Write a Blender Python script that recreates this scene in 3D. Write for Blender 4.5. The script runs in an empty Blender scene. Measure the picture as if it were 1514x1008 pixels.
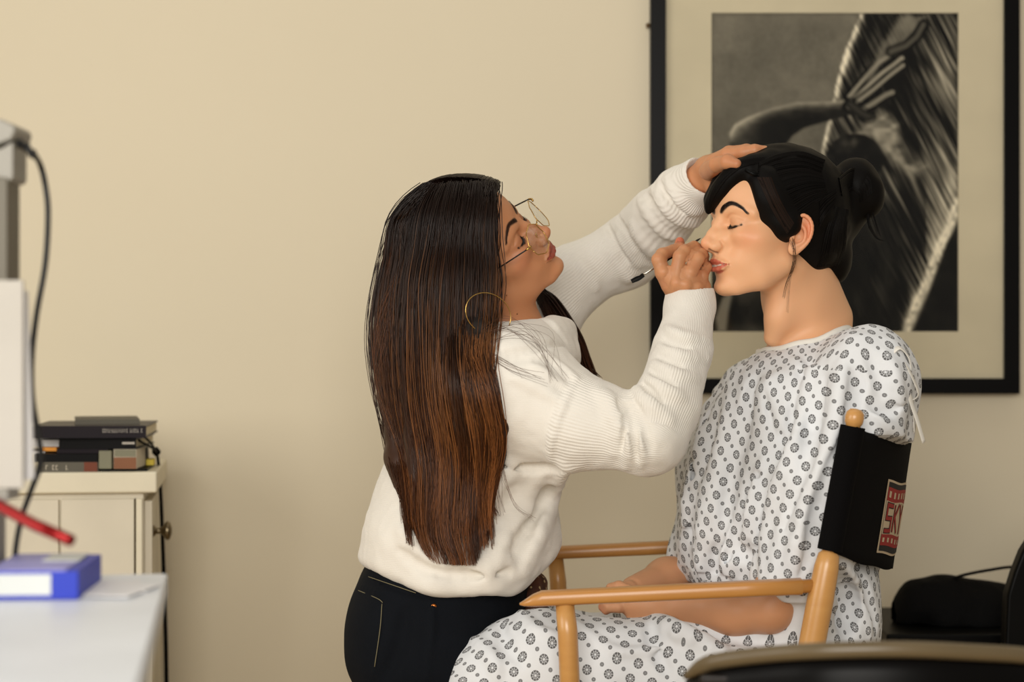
import bpy, math, random, colorsys
import numpy as np
from mathutils import Vector, Matrix, Euler
random.seed(7); RNG = np.random.default_rng(7)
C = bpy.context.scene.collection
PI = math.pi
FPX = 1514 * 70 / 36.0            # focal length in pixels (image 1514 wide, 70 mm lens)
CAMZ = 1.29
f32 = np.float32
def W(px, py, d):                 # a point seen at pixel (px,py), d metres in front of the camera
    return ((px - 757) / FPX * d, d, CAMZ - (py - 504) / FPX * d)
def V(*a): return np.array(a, dtype=float)

# ------------------------------------------------------------------ objects
def link(name, me, mat=None, parent=None, smooth=True):
    o = bpy.data.objects.new(name, me); C.objects.link(o)
    if mat is not None and len(me.materials) == 0:
        for m in (mat if isinstance(mat, (list, tuple)) else [mat]): me.materials.append(m)
    if parent is not None:
        o.parent = parent; p = parent; off = Vector((0, 0, 0))
        while p is not None: off += p.location; p = p.parent
        me.transform(Matrix.Translation(-off))      # meshes are written in room coordinates
    if smooth: me.polygons.foreach_set('use_smooth', [True] * len(me.polygons))
    return o
def tag(o, label=None, cat=None, group=None, kind=None):
    if label: o['label'] = label
    if cat: o['category'] = cat
    if group: o['group'] = group
    if kind: o['kind'] = kind
    return o
def empty(name, loc, label, cat, group=None, rot=(0, 0, 0)):
    o = bpy.data.objects.new(name, None); C.objects.link(o)
    o.location = loc; o.rotation_euler = rot; o.empty_display_size = .05
    return tag(o, label, cat, group)
def mesh_np(name, v, f):
    """v (N,3); f (M,4) or (M,3) int array or list of arrays"""
    me = bpy.data.meshes.new(name)
    v = np.asarray(v, dtype=np.float32)
    fs = f if isinstance(f, list) else [f]
    fs = [np.asarray(a, dtype=np.int32) for a in fs if len(a)]
    me.vertices.add(len(v)); me.vertices.foreach_set('co', v.ravel())
    idx = np.concatenate([a.ravel() for a in fs])
    tot = np.concatenate([np.full(len(a), a.shape[1], dtype=np.int32) for a in fs])
    st = np.concatenate([[0], np.cumsum(tot)[:-1]]).astype(np.int32)
    me.loops.add(len(idx)); me.loops.foreach_set('vertex_index', idx)
    me.polygons.add(len(tot)); me.polygons.foreach_set('loop_start', st); me.polygons.foreach_set('loop_total', tot)
    me.update(calc_edges=True); me.validate()
    return me
def set_color(me, col, name='Col'):
    a = me.color_attributes.new(name, 'FLOAT_COLOR', 'POINT')
    c = np.ones((len(me.vertices), 4), dtype=np.float32); c[:, :3] = col
    a.data.foreach_set('color', c.ravel())
def set_uv(me, uv_loops):
    l = me.uv_layers.new(name='UVMap'); l.data.foreach_set('uv', np.asarray(uv_loops, dtype=np.float32).ravel())
class MB:
    """collects simple solids into one mesh"""
    def __init__(s): s.v = []; s.f = []; s.n = 0; s.mi = []; s.cur = 0
    def add(s, v, f):
        v = np.asarray(v, float); s.v.append(v)
        for q in f: s.f.append([i + s.n for i in q]); s.mi.append(s.cur)
        s.n += len(v); return s
    def box(s, c, size, R=None, taper=None):
        hx, hy, hz = [a / 2 for a in size]
        v = np.array([[x, y, z] for z in (-hz, hz) for y in (-hy, hy) for x in (-hx, hx)], float)
        if R is not None: v = v @ np.array(R).T
        v = v + np.array(c)
        return s.add(v, [(0, 2, 3, 1), (4, 5, 7, 6), (0, 1, 5, 4), (2, 6, 7, 3), (0, 4, 6, 2), (1, 3, 7, 5)])
    def rings(s, rings, cap=True, closed=True):
        n = len(rings[0]); v = np.concatenate([np.asarray(r, float) for r in rings]); f = []
        for i in range(len(rings) - 1):
            for j in range(n if closed else n - 1):
                k = (j + 1) % n
                f.append((i * n + j, i * n + k, (i + 1) * n + k, (i + 1) * n + j))
        if cap:
            f.append(tuple(range(n - 1, -1, -1))); f.append(tuple((len(rings) - 1) * n + j for j in range(n)))
        return s.add(v, f)
    def tube(s, pts, r, n=10, cap=True, flat=1.0, up=None):
        pts = np.asarray(pts, float); m = len(pts)
        r = np.full(m, r) if np.isscalar(r) else np.asarray(r, float)
        t = np.gradient(pts, axis=0); t /= np.linalg.norm(t, axis=1)[:, None] + 1e-12
        u = np.array(up if up is not None else (0, 0, 1.), float)
        if up is None and abs(t[0] @ u) > .9: u = np.array((1., 0, 0))
        rs = []
        for i in range(m):
            u = u - (u @ t[i]) * t[i]; u /= np.linalg.norm(u); w = np.cross(t[i], u)
            a = np.linspace(0, 2 * PI, n, endpoint=False)
            rs.append(pts[i] + r[i] * (np.cos(a)[:, None] * w + flat * np.sin(a)[:, None] * u))
        return s.rings(rs, cap)
    def lathe(s, prof, base, axis=(0, 0, 1), n=24):
        """prof: list of (radius, height) along axis from base"""
        ax = np.array(axis, float); ax /= np.linalg.norm(ax)
        u = np.array((1., 0, 0)) if abs(ax[0]) < .9 else np.array((0, 1., 0)); u -= (u @ ax) * ax; u /= np.linalg.norm(u); w = np.cross(ax, u)
        a = np.linspace(0, 2 * PI, n, endpoint=False); d = np.cos(a)[:, None] * u + np.sin(a)[:, None] * w
        return s.rings([np.array(base) + h * ax + max(r, 1e-5) * d for r, h in prof])
    def build(s, name, mat, parent=None, smooth=False, bevel=0, loc=None, auto=None):
        me = bpy.data.meshes.new(name)
        me.from_pydata([tuple(p) for p in np.concatenate(s.v)], [], s.f); me.update()
        o = link(name, me, mat, parent, smooth)
        if any(s.mi): me.polygons.foreach_set('material_index', s.mi)
        if loc is not None:      # put origin at loc
            me.transform(Matrix.Translation(-Vector(loc))); o.location = loc
        if bevel:
            b = o.modifiers.new('bevel', 'BEVEL'); b.width = bevel; b.segments = 2; b.limit_method = 'ANGLE'
            for p in me.polygons: p.use_smooth = True
            b.harden_normals = True
        return o
def spline(pts, n):
    pts = np.asarray(pts, float)
    if len(pts) == 2: return pts[0] + (pts[1] - pts[0]) * np.linspace(0, 1, n)[:, None]
    P = np.vstack([2 * pts[0] - pts[1], pts, 2 * pts[-1] - pts[-2]]); m = len(pts) - 1
    t = np.linspace(0, m, n); i = np.minimum(t.astype(int), m - 1); u = (t - i)[:, None]
    a, b, c, d = P[i], P[i + 1], P[i + 2], P[i + 3]
    return .5 * (2 * b + (c - a) * u + (2 * a - 5 * b + 4 * c - d) * u ** 2 + (3 * b - a - 3 * c + d) * u ** 3)

# ------------------------------------------------------------------ signed distance modelling
def nrm(a): return np.sqrt(np.einsum('ij,ij->i', a, a))
def smin(a, b, k):
    if k <= 0: return np.minimum(a, b)
    h = np.maximum(k - np.abs(a - b), 0) / k
    return np.minimum(a, b) - h * h * k * .25
class Shape:
    """a list of operations; evaluated block by block with culling"""
    def __init__(s, R=None, T=None, S=1.0):
        s.ops = []; s.post = None
        s.R = None if R is None else np.asarray(R, f32); s.T = None if T is None else np.asarray(T, f32); s.S = S
    def loc(s, P):                # world -> local
        if s.T is not None: P = P - s.T
        if s.R is not None: P = P @ s.R       # columns of R are the local axes
        return P / s.S if s.S != 1 else P
    def world(s, P):
        P = np.asarray(P, float) * s.S
        if s.R is not None: P = P @ s.R.T
        return P + s.T if s.T is not None else P
    def _add(s, fn, c, r, k, op): s.ops.append((op, fn, k, np.asarray(c, f32), float(r))); return s
    def ell(s, c, r, k=.01, op='u', R=None):
        c = np.asarray(c, f32); r = np.asarray(r, f32); Rm = None if R is None else np.asarray(R, f32)
        def fn(P):
            q = P - c
            if Rm is not None: q = q @ Rm
            a = nrm(q / r); b = nrm(q / (r * r)) + 1e-9
            return np.where(a < .05, -r.min(), a * (a - 1) / b)
        return s._add(fn, c, r.max(), k, op)
    def rc(s, a, b, ra, rb=None, k=.01, op='u'):
        a = np.asarray(a, f32); b = np.asarray(b, f32); rb = ra if rb is None else rb; ab = b - a; L = max(float(ab @ ab), 1e-12)
        def fn(P):
            q = P - a; t = np.clip(q @ ab / L, 0, 1)
            return nrm(q - t[:, None] * ab) - (ra + (rb - ra) * t)
        return s._add(fn, (a + b) / 2, math.sqrt(L) / 2 + max(ra, rb), k, op)
    def chain(s, pts, rs, k=.01, op='u', kin=None):
        """round cones joined softly among themselves (kin), then merged (k)"""
        pts = np.asarray(pts, f32); rs = [rs] * len(pts) if np.isscalar(rs) else rs; kin = k if kin is None else kin
        def fn(P):
            d = None
            for i in range(len(pts) - 1):
                a = pts[i]; ab = pts[i + 1] - a; L = max(float(ab @ ab), 1e-12); q = P - a; t = np.clip(q @ ab / L, 0, 1)
                e = nrm(q - t[:, None] * ab) - (rs[i] + (rs[i + 1] - rs[i]) * t)
                d = e if d is None else smin(d, e, kin)
            return d
        c = (pts.max(0) + pts.min(0)) / 2
        return s._add(fn, c, float(np.linalg.norm(pts - c, axis=1).max()) + max(rs), k, op)
    def box(s, c, hs, rr=.002, k=.005, op='u', R=None):
        c = np.asarray(c, f32); hs = np.asarray(hs, f32) - rr; Rm = None if R is None else np.asarray(R, f32)
        def fn(P):
            q = P - c
            if Rm is not None: q = q @ Rm
            q = np.abs(q) - hs
            return nrm(np.maximum(q, 0)) + np.minimum(q.max(1), 0) - rr
        return s._add(fn, c, float(np.linalg.norm(hs)) + rr, k, op)
    def half(s, c, n, k=.0, op='i'):      # keep the side where (P-c).n < 0
        c = np.asarray(c, f32); n = np.asarray(n, f32); n = n / np.linalg.norm(n)
        return s._add(lambda P: (P - c) @ n, c, 1e6, k, op)
    def fn(s, fn, c, r, k=.0, op='u'): return s._add(fn, c, r, k, op)
    def sub(s, shape, c, r, k=.01, op='u'):
        """another shape merged as one item; c, r its bounding sphere in this shape's space"""
        return s._add(shape, c, r, k, op)
    def __call__(s, P, bc=None, br=None):
        P = P.astype(f32, copy=False); Q = s.loc(P)
        if bc is not None:
            qc = s.loc(np.asarray(bc, f32)[None])[0]; qr = br / s.S
        d = np.full(len(P), 1e3, f32)
        for op, fn, k, c, r in s.ops:
            if bc is not None:
                lb = float(np.linalg.norm(qc - c)) - r - qr
                if lb > 2.2 * k + .004 / s.S: continue
            if isinstance(fn, Shape): e = fn(Q, qc, qr) if bc is not None else fn(Q)
            else: e = fn(Q)
            if op == 'u': d = smin(d, e, k)
            elif op == 's': d = -smin(-d, e, k)
            elif op == 'i': d = -smin(-d, -e, k)
            elif op == 'd': d = d + e
        if s.post is not None: d = s.post(Q, d)
        return (d * s.S if s.S != 1 else d).astype(f32)
def polygonize(shape, lo, hi, h, B=14, slack=1.15):
    lo = np.asarray(lo, f32); hi = np.asarray(hi, f32)
    nb = np.maximum(np.ceil((hi - lo) / (h * B)).astype(int), 1)
    bi = np.stack(np.meshgrid(*[np.arange(n) for n in nb], indexing='ij'), -1).reshape(-1, 3)
    half = B * h / 2
    cen = lo + (bi * B * h) + half
    d = np.concatenate([shape(cen[i:i + 50000]) for i in range(0, len(cen), 50000)])
    keep = np.abs(d) < half * 1.7321 * slack
    queue = [tuple(x) for x in bi[keep]]; seen = set(queue)
    N = nb * B + 2
    g = np.stack(np.meshgrid(*[np.arange(B + 1)] * 3, indexing='ij'), -1).reshape(-1, 3)
    gl = (g * h).astype(f32)
    ids = []; vv = []; eds = []
    B1 = B + 1
    corners = [(0, 0, 0), (1, 0, 0), (0, 1, 0), (1, 1, 0), (0, 0, 1), (1, 0, 1), (0, 1, 1), (1, 1, 1)]
    cedge = [(0, 1), (2, 3), (4, 5), (6, 7), (0, 2), (1, 3), (4, 6), (5, 7), (0, 4), (1, 5), (2, 6), (3, 7)]
    while queue:
        b = np.array(queue.pop()); o = lo + (b * B * h).astype(f32); c = o + half
        D = shape(gl + o, c, half * 1.7321).reshape(B1, B1, B1)
        D = np.where(D == 0, 1e-7, D)
        ng = D < 0
        if ng.all() or not ng.any(): continue
        for ax in range(3):           # follow the surface into neighbouring blocks
            for side, sl in ((-1, 0), (1, B)):
                face = np.take(ng, sl, axis=ax)
                if face.any() and not face.all():
                    nb_ = list(b); nb_[ax] += side; nb_ = tuple(int(x) for x in nb_)
                    if nb_ not in seen and 0 <= nb_[ax] < nb[ax]: seen.add(nb_); queue.append(nb_)
        cs = [ng[x:x + B, y:y + B, z:z + B] for x, y, z in corners]
        cnt = sum(x.astype(np.int8) for x in cs); act = (cnt > 0) & (cnt < 8)
        I = np.argwhere(act)
        if len(I):
            val = [D[I[:, 0] + x, I[:, 1] + y, I[:, 2] + z] for x, y, z in corners]
            acc = np.zeros((len(I), 3)); num = np.zeros(len(I))
            for a, e in cedge:
                va, vb = val[a], val[e]; m = (va < 0) != (vb < 0)
                t = np.where(m, va / np.where(m, va - vb, 1), 0)
                pa = np.array(corners[a]); pb = np.array(corners[e])
                acc += np.where(m[:, None], pa + t[:, None] * (pb - pa), 0); num += m
            G = I + b * B
            ids.append((G[:, 0] * N[1] + G[:, 1]) * N[2] + G[:, 2]); vv.append(lo + (G + acc / num[:, None]) * h)
        for ax in range(3):
            sl = [slice(0, B)] * 3; s2 = list(sl); s2[ax] = slice(1, B + 1)
            a = ng[tuple(sl)]; e = ng[tuple(s2)]; J = np.argwhere(a != e)
            if len(J): eds.append((ax, J + b * B, a[J[:, 0], J[:, 1], J[:, 2]]))
    ids = np.concatenate(ids); vv = np.concatenate(vv)
    o = np.argsort(ids); ids = ids[o]; vv = vv[o]
    quads = []
    def find(G):
        k = (G[:, 0] * N[1] + G[:, 1]) * N[2] + G[:, 2]; p = np.searchsorted(ids, k); p = np.minimum(p, len(ids) - 1)
        return p, (ids[p] == k) & (G.min(1) >= 0)
    for ax, J, ins in eds:
        a1 = np.zeros(3, int); a2 = np.zeros(3, int); a1[(ax + 1) % 3] = 1; a2[(ax + 2) % 3] = 1
        q = [find(J - a1 - a2), find(J - a2), find(J), find(J - a1)]
        ok = q[0][1] & q[1][1] & q[2][1] & q[3][1]
        Q = np.stack([x[0] for x in q], 1)
        Q[~ins] = Q[~ins][:, ::-1]
        quads.append(Q[ok])
    return vv, np.concatenate(quads)
def join_polys(parts):
    v = []; f = []; n = 0
    for a, b in parts: v.append(a); f.append(b + n); n += len(a)
    return np.concatenate(v), np.concatenate(f)
def laplacian(v, f, it=1, lam=.5):
    """light smoothing of a quad mesh"""
    n = len(v); a = np.concatenate([f[:, 0], f[:, 1], f[:, 2], f[:, 3]]); b = np.concatenate([f[:, 1], f[:, 2], f[:, 3], f[:, 0]])
    cnt = np.bincount(a, minlength=n) + np.bincount(b, minlength=n)
    for _ in range(it):
        s = np.stack([np.bincount(a, v[b, i], n) + np.bincount(b, v[a, i], n) for i in range(3)], 1)
        ok = cnt > 0
        v = v.copy(); v[ok] += lam * (s[ok] / cnt[ok, None] - v[ok])
    return v
def sstep(a, b, x):
    t = np.clip((x - a) / (b - a), 0, 1); return t * t * (3 - 2 * t)
def mixc(a, b, t): return a + (np.asarray(b) - a) * t[:, None]
def seg_dist(P, pts):
    """distance to a polyline, with the arc length of the nearest point and the segment index"""
    pts = np.asarray(pts, float); best = np.full(len(P), 1e9); arc = np.zeros(len(P)); idx = np.zeros(len(P), int); L0 = 0
    for i in range(len(pts) - 1):
        ab = pts[i + 1] - pts[i]; L = np.linalg.norm(ab); q = P - pts[i]; t = np.clip(q @ ab / (L * L), 0, 1)
        d = np.linalg.norm(q - t[:, None] * ab, axis=1); m = d < best
        best[m] = d[m]; arc[m] = L0 + t[m] * L; idx[m] = i; L0 += L
    return best, arc, idx
_nt = {}
def vnoise(P, seed=0):
    """smooth value noise, -1..1"""
    if seed not in _nt: _nt[seed] = np.random.default_rng(seed).uniform(-1, 1, (32, 32, 32)).astype(f32)
    T = _nt[seed]; F = np.floor(P); i = F.astype(int) & 31; u = (P - F); u = u * u * (3 - 2 * u); j = (i + 1) & 31
    def g(a, b, c): return T[a, b, c]
    x0, y0, z0 = i.T; x1, y1, z1 = j.T; ux, uy, uz = u.T
    return (((g(x0, y0, z0) * (1 - ux) + g(x1, y0, z0) * ux) * (1 - uy) + (g(x0, y1, z0) * (1 - ux) + g(x1, y1, z0) * ux) * uy) * (1 - uz)
            + ((g(x0, y0, z1) * (1 - ux) + g(x1, y0, z1) * ux) * (1 - uy) + (g(x0, y1, z1) * (1 - ux) + g(x1, y1, z1) * ux) * uy) * uz)
def strands(curves, rads, cols, nside=3, name='hair'):
    """curves (N,M,3), rads (N,M), cols (N,M,3): one mesh of thin tubes"""
    Nn, M, _ = curves.shape
    t = np.gradient(curves, axis=1); t /= np.linalg.norm(t, axis=2, keepdims=True) + 1e-12
    ref = np.array((.31, .62, .72)); u = ref - (t @ ref)[..., None] * t; u /= np.linalg.norm(u, axis=2, keepdims=True) + 1e-12
    w = np.cross(t, u); a = np.arange(nside) * 2 * PI / nside
    v = curves[:, :, None] + rads[:, :, None, None] * (np.cos(a)[None, None, :, None] * u[:, :, None] + np.sin(a)[None, None, :, None] * w[:, :, None])
    i = np.arange(Nn)[:, None, None] * M * nside; j = np.arange(M - 1)[None, :, None] * nside; k = np.arange(nside)[None, None, :]
    k2 = (k + 1) % nside
    f = np.stack(np.broadcast_arrays(i + j + k, i + j + k2, i + j + nside + k2, i + j + nside + k), -1).reshape(-1, 4)
    me = mesh_np(name, v.reshape(-1, 3), f)
    set_color(me, np.repeat(cols.reshape(-1, 3), nside, axis=0))
    return me

def march(f, px, py, d0=2.2, d1=3.7, far=None):
    """where the line of sight through (px,py) meets the surface"""
    t = d0
    for _ in range(90):
        p = W(px, py, t); v = float(f(np.array([p], dtype=f32))[0])
        if abs(v) < 4e-4: return np.array(p)
        t += v * .8
        if t > d1: break
    return np.array(W(px, py, far)) if far else None
def on_surf(f, pts, n, off=0., far=None):
    q = [march(f, x, y, far=far) for x, y in pts]
    q = [x for x in q if x is not None]
    if len(q) < 2: return None
    q = spline(q, n)
    return q + np.array((0, off, 0))
def fold(shape, base, pts, r, k=.012, op='u', n=10, off=None, far=None):
    """sculpt a ridge (or a groove, op='s') along a line drawn on the surface of base"""
    q = on_surf(base, pts, n, 0, far)
    if q is None: return
    rr = r * np.sin(np.linspace(.12, PI - .12, n)) ** .6 if np.isscalar(r) else np.interp(np.linspace(0, 1, n), np.linspace(0, 1, len(r)), r)
    q = q + np.array((0, (r if np.isscalar(r) else max(r)) * .35 * (1 if op == 'u' else -.5), 0)) if off is None else q + np.array((0, off, 0))
    shape.chain(q, list(rr), k=k, op=op, kin=.003)

# ------------------------------------------------------------------ materials
def new_mat(name, color=(.5, .5, .5), rough=.5, metal=0., **kw):
    m = bpy.data.materials.new(name); m.use_nodes = True; b = m.node_tree.nodes['Principled BSDF']
    b.inputs['Base Color'].default_value = (*color, 1); b.inputs['Roughness'].default_value = rough; b.inputs['Metallic'].default_value = metal
    for k, v in kw.items(): b.inputs[k.replace('_', ' ')].default_value = v
    return m
class NT:
    def __init__(s, m): s.t = m.node_tree; s.b = s.t.nodes['Principled BSDF']
    def n(s, typ, **kw):
        x = s.t.nodes.new(typ)
        for k, v in kw.items():
            if hasattr(x, k): setattr(x, k, v)
            else: x.inputs[k.replace('_', ' ')].default_value = v
        return x
    def l(s, a, b): s.t.links.new(a, b)
    def math(s, op, a, b=None, c=None):
        x = s.t.nodes.new('ShaderNodeMath'); x.operation = op
        for i, y in enumerate((a, b, c)):
            if y is None: continue
            if hasattr(y, 'is_output'): s.l(y, x.inputs[i])
            else: x.inputs[i].default_value = y
        return x.outputs[0]
    def mix(s, fac, a, b):
        x = s.t.nodes.new('ShaderNodeMix'); x.data_type = 'RGBA'
        for i, y in ((0, fac), (6, a), (7, b)):
            if hasattr(y, 'is_output'): s.l(y, x.inputs[i])
            elif i == 0: x.inputs[0].default_value = y
            else: x.inputs[i].default_value = (*y, 1)
        return x.outputs[2]
    def noise(s, scale, detail=3, coord=None, rough=.5):
        x = s.n('ShaderNodeTexNoise'); x.inputs['Scale'].default_value = scale; x.inputs['Detail'].default_value = detail; x.inputs['Roughness'].default_value = rough
        if coord is not None: s.l(coord, x.inputs['Vector'])
        return x.outputs['Fac']
    def obj(s): return s.n('ShaderNodeTexCoord').outputs['Object']
    def uv(s): return s.n('ShaderNodeTexCoord').outputs['UV']
    def ramp(s, fac, stops):
        r = s.n('ShaderNodeValToRGB'); e = r.color_ramp.elements
        while len(e) > 1: e.remove(e[-1])
        e[0].position = stops[0][0]; e[0].color = (*stops[0][1], 1)
        for p, c in stops[1:]:
            q = e.new(p); q.color = (*c, 1)
        s.l(fac, r.inputs[0]); return r.outputs[0]
    def bump(s, height, strength=.3, dist=.001):
        b = s.n('ShaderNodeBump'); b.inputs['Strength'].default_value = strength; b.inputs['Distance'].default_value = dist
        s.l(height, b.inputs['Height']); s.l(b.outputs[0], s.b.inputs['Normal']); return b
    def vcol(s, name='Col'): return s.n('ShaderNodeVertexColor', layer_name=name).outputs[0]
def lin(r, g, b):                # sRGB 0-255 -> linear
    return tuple(((c / 255) / 12.92 if c <= 10 else ((c / 255 + .055) / 1.055) ** 2.4) for c in (r, g, b))
CHAIR_TOP = np.array(W(1266, 604, 2.655)); CHAIR_AX = np.array(W(1200, 955, 2.655)) - CHAIR_TOP; CHAIR_AX /= np.linalg.norm(CHAIR_AX)
RES = 1.0; DO_SEAT = True; DO_ART = True
# ------------------------------------------------------------------ heads (local axes: x forward, y to the person's left, z up; origin between the ear canals; millimetres)
def make_ear(side):
    """ear in its own frame: x forward, y outward, z up"""
    a = .36; ca, sa = math.cos(a), math.sin(a); tl = .16; ct, st_ = math.cos(tl), math.sin(tl)
    # plate swings outward at its rear edge and leans back at the top
    X = np.array((ca, -sa * side, 0)); Y = np.array((sa, ca * side, 0)); Z = np.array((0, 0, 1.))
    X, Z = X * ct + Z * st_ * 1.0, Z * ct - X * st_
    R = np.stack([X, Y, Z], 1)
    E = Shape(R=R, T=(2, 72 * side, -9), S=.9)
    E.ell((0, 0, 3), (17, 4.5, 27), k=2)
    E.ell((5, 0, -24), (9, 4.5, 9), k=8)                                      # lobe
    rim = [(12, 1, 4), (14, 2, 12), (11, 4, 22), (3, 5.2, 29), (-7, 5.6, 27), (-14, 5.6, 18), (-16, 5, 6), (-14, 4, -6), (-9, 3, -16), (-3, 1.6, -23)]
    E.chain(spline(rim, 20), 3.0, k=2.2, kin=1)
    E.ell((2, 5, -3), (10.5, 7.5, 12.5), k=3, op='s')                         # concha
    E.chain(spline([(6, 5, 19), (-2, 6, 21), (-9, 6, 14), (-11, 6, 2), (-8, 5, -9)], 12), 2.0, k=3, op='s', kin=1)   # scapha groove
    E.chain(spline([(2, 3, 15), (-5, 4.6, 9), (-8, 4.6, -1), (-6, 4, -11), (2, 3.4, -17)], 10), 2.6, k=2.5, kin=1)   # antihelix
    E.ell((11, 3, -6), (4, 3.4, 5.5), k=3)                                    # tragus
    return E
def make_head(mouth_open=0., lip=1.0, noselen=0., chin=0., jaww=0., nb=0., crown=0.):
    global _HEAD
    H = Shape()
    H.ell((-6, 0, 44 + crown / 3), (93, 72 + crown / 4, 74 + crown), k=10)
    H.ell((28, 0, 44 + crown / 3), (63, 60, 50 + crown * .5), k=14)
    H.ell((30, 0, -8), (54, 60, 46), k=16)
    H.ell((20, 0, -35), (40, 50 + jaww, 40), k=16)
    for s in (-1, 1):
        H.ell((50, 37 * s, -16), (25, 22, 19), k=14)
        H.ell((42, 27 * s, -42), (36, 25, 32), k=14)
        H.chain([(10, (45 + jaww) * s, -48), (40, (34 + jaww) * s, -68), (66, 17 * s, -80)], [13, 13, 12], k=18, kin=10)
    H.ell((60, 0, -48), (32, 34, 28), k=14)
    H.ell((71, 0, -40), (23.5, 19, 12), k=9)
    H.ell((77 + chin, 0, -81), (15, 18, 12.5), k=11)
    H.ell((38, 0, -66), (40, 36, 20), k=14)
    for s in (-1, 1):
        H.ell((91, 30 * s, 6), (14, 16, 10), k=13, op='s')
        H.chain(spline([(82, 9 * s, 21), (81, 22 * s, 25), (75, 37 * s, 25), (62, 49 * s, 19)], 8), 4.2, k=14, kin=4)
        H.ell((69, 29 * s, 7.5), (14.2, 15., 13.2), k=5.5)
        # crease above the lid, lash line below the lid
        H.chain(spline([(83, 16 * s, 12), (84.5, 24 * s, 16.5), (82, 34 * s, 16), (75, 43 * s, 11)], 10), .7, k=3.0, op='s', kin=1)
        H.chain(spline(LASH(s), 12), .6, k=2.0, op='s', kin=1)
        H.ell((71, 32 * s, -11), (12, 15, 9), k=12)
    # nose
    n = noselen
    H.chain([(82 + nb, 0, 18), (90 + nb, 0, 6), (99, 0, -9), (105.5 + n, 0, -20)], [6, 5.6, 6.4, 8.2], k=10, kin=5)
    H.ell((106 + n, 0, -22), (8.2, 9, 7.2), k=5)
    for s in (-1, 1):
        H.ell((99, 10.5 * s, -26.5), (8.6, 5.8, 6.6), k=5)
        H.ell((87, 11 * s, -17), (9, 9, 13), k=12)
    H.chain([(105 + n, 0, -28.5), (96, 0, -33)], [3.6, 4.2], k=4)
    for s in (-1, 1):
        H.ell((101.5, 6.8 * s, -33), (6.2, 3.1, 4.4), k=2.0, op='s')
        H.chain(spline([(94, 17.5 * s, -19), (90, 18.5 * s, -27), (93, 15.5 * s, -33)], 6), .6, k=4, op='s', kin=1)
    H.chain([(99, 0, -36), (97, 0, -42)], [.8, 1.0], k=4, op='s')                # philtrum
    o = mouth_open
    up = [(86, 23, -50.2 + .6 * o), (90.5, 17, -48.3), (93.2, 10, -46.4), (95.2, 3.5, -44.8), (94.9, 0, -45.6)]
    lo = [(86, 22.5, -52), (90, 16.5, -54.6 - .4 * o), (93, 9, -56.6 - .6 * o), (93.8, 0, -57.2 - .7 * o)]
    ur = [1.2, 3.0, 3.9 * lip, 3.9 * lip, 3.6 * lip]; lr = [1.2, 3.2, 4.3 * lip, 4.8 * lip]
    UP = [(x, -y, z) for x, y, z in up] + up[::-1][1:]; LO = [(x, -y, z) for x, y, z in lo] + lo[::-1][1:]
    H.chain(UP, ur + ur[::-1][1:], k=4, kin=2.5)
    H.chain(LO, lr + lr[::-1][1:], k=4, kin=2.5)
    ml = [(83, 26, -50.4), (89, 20, -50.9), (95.5, 12, -50.8), (100.5, 0, -51.0)]
    ML = [(x, -y, z - .15 * o) for x, y, z in ml] + [(x, y, z - .15 * o) for x, y, z in ml[::-1][1:]]
    w = [.5, .75 + .2 * o, 1.0 + .42 * o, 1.0 + .6 * o]
    H.chain(ML, w + w[::-1][1:], k=1.6, op='s', kin=1)
    if o > 0:
        H.ell((82, 0, -50.2), (13.5, 22, 3.4), k=.6)                            # teeth, deep in the opening
    H.ell((97, 0, -68.5), (6, 17, 5), k=8, op='s')
    for s in (-1, 1): H.sub(make_ear(s), (2, 76 * s, -9), 42, k=3.5)
    _HEAD = H
    return H
def LASH(s): return [(83, 17 * s, 4.0), (83, 23 * s, .8), (81, 32 * s, .2), (75.5, 41 * s, 3.0)]
_HEAD = None
def proj(pts, off=0.):
    p = np.array(pts, float)
    for _ in range(6):
        d = _HEAD(p).astype(float); e = .4
        g = np.stack([_HEAD(p + np.eye(3)[i] * e) - _HEAD(p - np.eye(3)[i] * e) for i in range(3)], 1) / (2 * e)
        g /= np.linalg.norm(g, axis=1)[:, None] + 1e-9; p = p - g * (d - off)[:, None]
    return p
def brow_curve(s, lift=0.):
    return proj(spline([(88, 10 * s, 23 + lift), (88, 18 * s, 27.5 + lift), (84, 30 * s, 32 + lift), (75.5, 42 * s, 26 + lift), (69, 49 * s, 18.5 + lift)], 24))
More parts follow.
